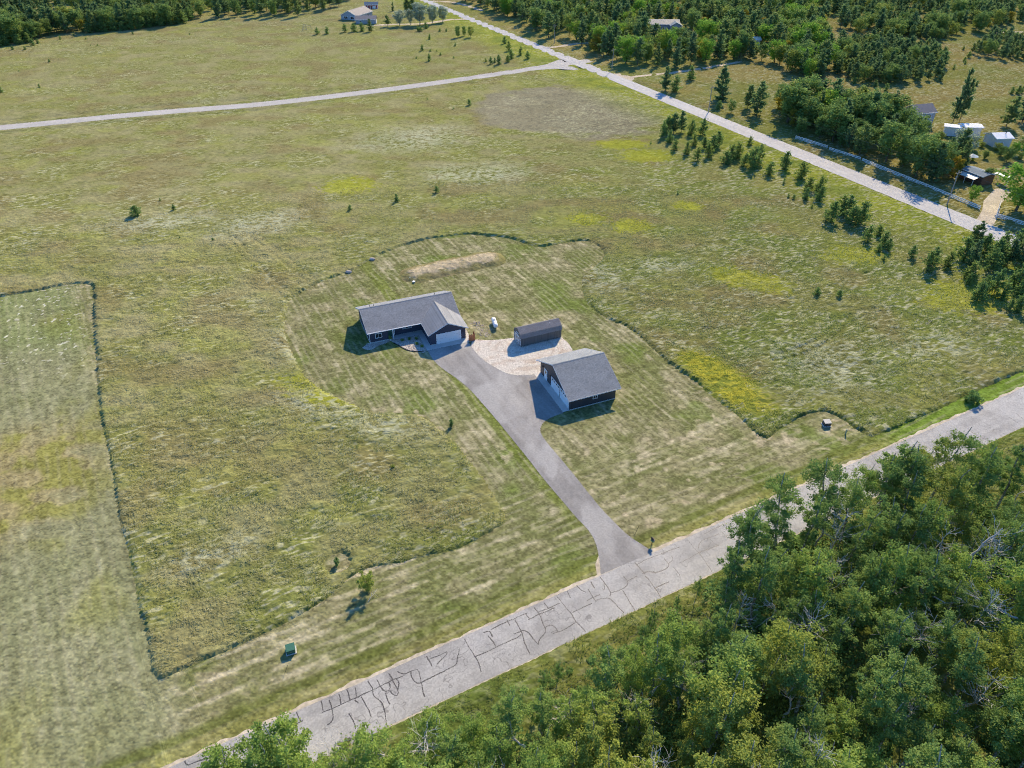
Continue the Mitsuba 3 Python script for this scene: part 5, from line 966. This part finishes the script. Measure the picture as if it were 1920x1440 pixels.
SEED = [('on the dry field before the top left wood', 'pines on the dry top left field', [(-242.73,417.37,2.5),(-240.69,427.69,2),(-239.90,436.89,1.6),(-210.12,432.24,2),(-178.75,432.24,1.2),(-218.39,400.68,1.2),(-214.79,400.68,1.5),(-219.67,362.57,2),(-199.25,315.56,1.8),(-210.20,306.89,2.6),(-247.34,391.48,2.2),(-253.58,391.48,2.2),(-249.46,407.49,2.6),(-228.96,417.37,1.6),(-249.29,402.03,3.2),(-223.87,344.25,1.0)]),
 ('on the slope left of the straight road at the top', 'pines on the slope at the top', [(-49.35,449.72,3.5),(-44.19,417.37,3),(-36.98,440.04,2.2),(-40.59,440.04,2.2),(-29.34,400.68,2),(-45.30,388.92,3.2),(-39.64,365.97,3.4),(-41.14,387.65,1.6),(-37.91,387.65,1.4),(-35.32,378.96,1.6),(-28.26,371.78,1.4),(-46.41,371.78,1.3),(-3.93,407.49,3.6),(-1.62,388.92,4.6),(-10.07,359.21,3.6),(-6.29,359.21,4.2),(-12.46,363.70,2.2),(-2.03,363.70,3.2),(-0.52,370.61,4.2),(4.22,378.96,4.2),(7.50,370.61,3.6),(-8.12,362.57,2.5)]),
 ('in the upper group between meadow and straight road', 'pines in the upper roadside group', [(51.83,247.43,5.5),(54.23,251.63,6),(56.28,251.63,7),(59.43,253.47,7),(62.37,250.42,5),(66.27,250.42,5.5),(53.45,233.33,4),(56.57,229.61,4.2),(58.73,223.46,4.5),(62.91,227.02,4.5),(65.84,233.87,5),(68.49,237.70,5),(67.10,220.97,4),(69.65,224.47,5),(72.08,225.99,5),(72.33,218.53,4),(74.43,217.09,6.5),(77.50,220.97,6),(79.62,239.37,3),(60.72,238.81,4),(53.18,241.63,4.4),(63.68,236.05,3.6)]),
 ('in the loose middle row along the straight road', 'pines in the middle roadside row', [(77.94,211.00,4),(83.91,215.66,5.5),(79.97,203.44,2),(86.44,207.83,5),(85.34,197.94,4),(87.70,195.88,5),(77.85,192.66,1.5),(78.97,191.48,1.8),(82.42,191.48,3.5),(86.04,190.69,4),(83.85,176.00,5.5),(89.13,179.15,6),(88.53,174.28,5),(91.04,174.62,6),(88.50,181.66,5),(88.39,163.57,4.5),(92.76,167.35,3),(91.35,161.12,4),(88.55,157.55,2.5),(91.00,158.14,3.5),(87.79,152.69,2)]),
 ('in the thick lower group beside the straight road', 'pines in the lower roadside group', [(95.13,154.38,3.5),(95.59,147.51,5),(97.98,150.21,5),(101.45,149.66,4),(99.77,147.51,1.5),(106.01,148.85,7),(106.50,152.97,6),(112.67,159.92,7),(103.29,143.60,4.5),(101.62,141.08,3),(109.88,147.51,6),(113.33,151.58,6),(115.45,150.21,7),(117.57,150.21,7),(117.64,147.51,7.5),(105.32,136.93,6),(105.76,134.58,4),(112.01,139.84,6),(99.97,133.88,4.5),(102.75,136.93,4.5),(104.32,129.37,3),(106.00,129.37,4),(110.47,135.75,4),(112.83,155.81,5.5),(117.25,156.39,6),(120.59,156.39,6.5),(123.03,153.53,7)]),
 ('scattered small over the open meadow', 'tiny pines on the open meadow', [(-98.28,190.30,1.1),(-83.50,165.76,0.8),(-74.75,164.50,1.0),(-56.10,177.39,0.9),(-22.55,282.41,1.1),(-33.72,296.21,1.1),(47.05,194.67,1.6),(81.85,184.97,1.4),(46.69,240.50,1.4),(83.87,172.59,1.1)]),
 ('scattered over the far right meadow', 'pines on the far right meadow', [(216.02,364.83,2.5),(222.27,372.96,3),(202.68,348.41,2.6),(213.38,359.21,2.2),(197.29,318.24,2.6),(204.63,305.20,3),(207.26,305.20,3.4),(209.98,306.89,3),(146.19,320.96,3),(153.46,316.45,3),(131.10,330.33,4),(221.35,403.38,2.2),(229.17,391.48,2.2),(155.37,310.31,3.2),(212.27,375.34,2)])]
for where, grp, L_ in SEED:
    for x, y, h in L_: plant('young' if h < 6.6 else 'pine', x, y, h * (1.06 if h > 2.9 else 1.0), 'young_pine', 'young green pine ' + where, 'young pine', grp, R.uniform(.85, 1.2))

# --- place them; past 290 of one name the smallest in view join one mass
byname = {}; where_at = {}
for p in pending: byname.setdefault(p[4], []).append(p)
for name, L_ in byname.items():
    L_.sort(key=lambda p: -p[3] / math.hypot(p[1], p[2], EYE)); 
    for i, (k, x, y, h, nm, lab, catn, grp, fat, z) in enumerate(L_):
        s = h / NATIVE[k]; g = KINDS[k][int(R.integers(len(KINDS[k])))]
        tw = T4().translate([float(x), float(y), z]).rotate([0, 0, 1], float(R.uniform(0, 360))).scale([float(s * fat), float(s * fat), float(s)])
        if i < 290:
            key = nk(name); tag(key, lab, catn, grp); where_at[key] = (x, y, h)
        else:
            key = 'distant_%ss__%03d' % (name, i - 289); labels['distant_%ss' % name] = {'label': 'mass of small distant %ss filling the far wood' % name.replace('_', ' '), 'category': 'wood', 'kind': 'stuff'}
        scene[key] = {'type': 'instance', 'to_world': tw, 'group': {'type': 'ref', 'id': g}}
bylab = {}
for key, d in labels.items():
    if d.get('group') and key in where_at: bylab.setdefault(d['label'], []).append(key)
def seen_at(key):
    x, y, h = where_at[key]; c_, s_ = math.cos(PITCH), math.sin(PITCH); zc = y * c_ + (EYE - h / 2) * s_
    return x / zc * 1331, ((EYE - h / 2) * c_ - y * s_) / zc * 1331
for lab, ks in bylab.items():
    ks = [k for k in ks if abs(seen_at(k)[0]) < 930 and abs(seen_at(k)[1]) < 700]
    if len(ks) < 4: continue
    for word, pick in (('leftmost', min(ks, key=lambda k: seen_at(k)[0])), ('rightmost', max(ks, key=lambda k: seen_at(k)[0])), ('tallest', max(ks, key=lambda k: where_at[k][2])), ('smallest', min(ks, key=lambda k: where_at[k][2]))):
        if labels[pick]['label'] == lab: labels[pick]['label'] = word + ' ' + lab
print({k: len(v) for k, v in byname.items()})

# --- fallen and dead aspens
def dead_tree(key, a, b, r, label, n=9, spread=1.8, seed=0, lift=(1.2, 3.5), up=False):
    g = np.random.default_rng(seed); a, b = np.array([*a, lift[0]]), np.array([*b, lift[1]]); L = np.linalg.norm(b - a)
    t, p = limb(a, b, r, r * .25, g, 8, .02, 7); put(key + '__trunk', t, 'mat_deadwood'); u = (b - a) / L
    for i in range(n):
        f = g.uniform(.35, 1.0); q = a + (b - a) * f; d = u * g.uniform(.4, 1.0) + g.normal(0, .5, 3); d[2] = abs(d[2]) * .7 + .1
        e_ = q + d * spread * g.uniform(.5, 1.2) * (1.2 - f * .5); bm, bp = limb(q, e_, r * .34 * (1.2 - f), .015, g, 4, .07, 5); ms = [bm]
        for _ in range(2):
            c = bp[2]; ms.append(limb(c, c + d * spread * .35 + g.normal(0, .3, 3), .022, .01, g, 3, .05, 4)[0])
        put(nk(key + '__branch'), cat(ms), 'mat_deadwood')
    tag(key, label, 'fallen tree')
DEAD = [([(23.91,42.54)][0], [(16.63,46.74)][0], .17, 'long white fallen trunk with bare branches right of the low thicket', (3.2, 5.0)), ([(-9.82,36.99)][0], [(-16.75,38.10)][0], .16, 'white fallen trunk with fan of twigs at the bottom edge', (3.5, 5.2)), ([(64.83,52.43)][0], [(57.07,57.14)][0], .2, 'pair of white leaning dead trunks at the right edge', (6.0, 7.5)), ([(64.19,53.57)][0], [(58.73,58.38)][0], .15, 'thinner white dead trunk at the right edge, the upper one', (6.5, 8.2)),
  ([(60.25,62.72)][0], [(69.71,69.38)][0], .2, 'grey leaning dead trunk high in the right part of the wood', (5.0, 10.0)), ([(42.89,48.46)][0], [(48.31,53.57)][0], .16, 'grey dead trunk leaning in the middle of the near wood', (4.0, 9.5)), ([(27.75,48.46)][0], [(25.30,52.81)][0], .12, 'broken pale branches fallen at the left edge of the tall aspens', (2.2, 3.6)), ([(1.42,38.39)][0], [(-0.29,39.54)][0], .14, 'short pale broken trunk in the low thicket', (4.0, 5.2)),
  ([(34.17,52.81)][0], [(33.03,56.73)][0], .12, 'thin grey dead trunk near the upper left of the tall aspens', (3.0, 8.0)), ([(50.39,56.73)][0], [(48.74,60.07)][0], .14, 'bare grey tangle of dead branches in a gap of the wood', (2.0, 5.0)), ([(-18.41,56.89)][0], [(-17.56,58.88)][0], .05, 'thin dead branch leaning by the young tree on the lower lawn', (.05, .6))]
for i, (a, b, r, lab, lf) in enumerate(DEAD):
    a, b = (a[0] * (1 - lf[0] / EYE), a[1] * (1 - lf[0] / EYE)), (b[0] * (1 - lf[1] / EYE), b[1] * (1 - lf[1] / EYE)); dead_tree(nk('fallen_tree'), a, b, r, lab, 11 if r > .1 else 3, 2.4 if r > .1 else .5, 40 + i, lf)

# --- undergrowth on the floor of the near wood, one mass
wp_ = Polygon(tall).union(Polygon(young_z)).buffer(1.5).difference(SVERGE.buffer(.5)); x0, y0, x1, y1 = wp_.bounds
Q = np.c_[R.uniform(max(x0, -45), min(x1, 125), 150000), R.uniform(max(y0, 25), min(y1, 125), 150000)]
Q = Q[shapely.contains_xy(wp_, Q)]; dens = meshkit.fbm(np.c_[Q / 4.5, 0 * Q[:, 0]], 3, 17); Q = Q[dens > .44]; hh = R.uniform(.1, 1.5, len(Q)) * np.clip(meshkit.fbm(np.c_[Q / 3.1, 0 * Q[:, 0]], 2, 18) * 1.6, .3, 1.2)
put('undergrowth', leaf_mesh(np.c_[Q, hh + .1], .20, R, .5), 'mat_leaf_wood', 'low green undergrowth covering the floor of the near wood', 'undergrowth', kind='stuff')
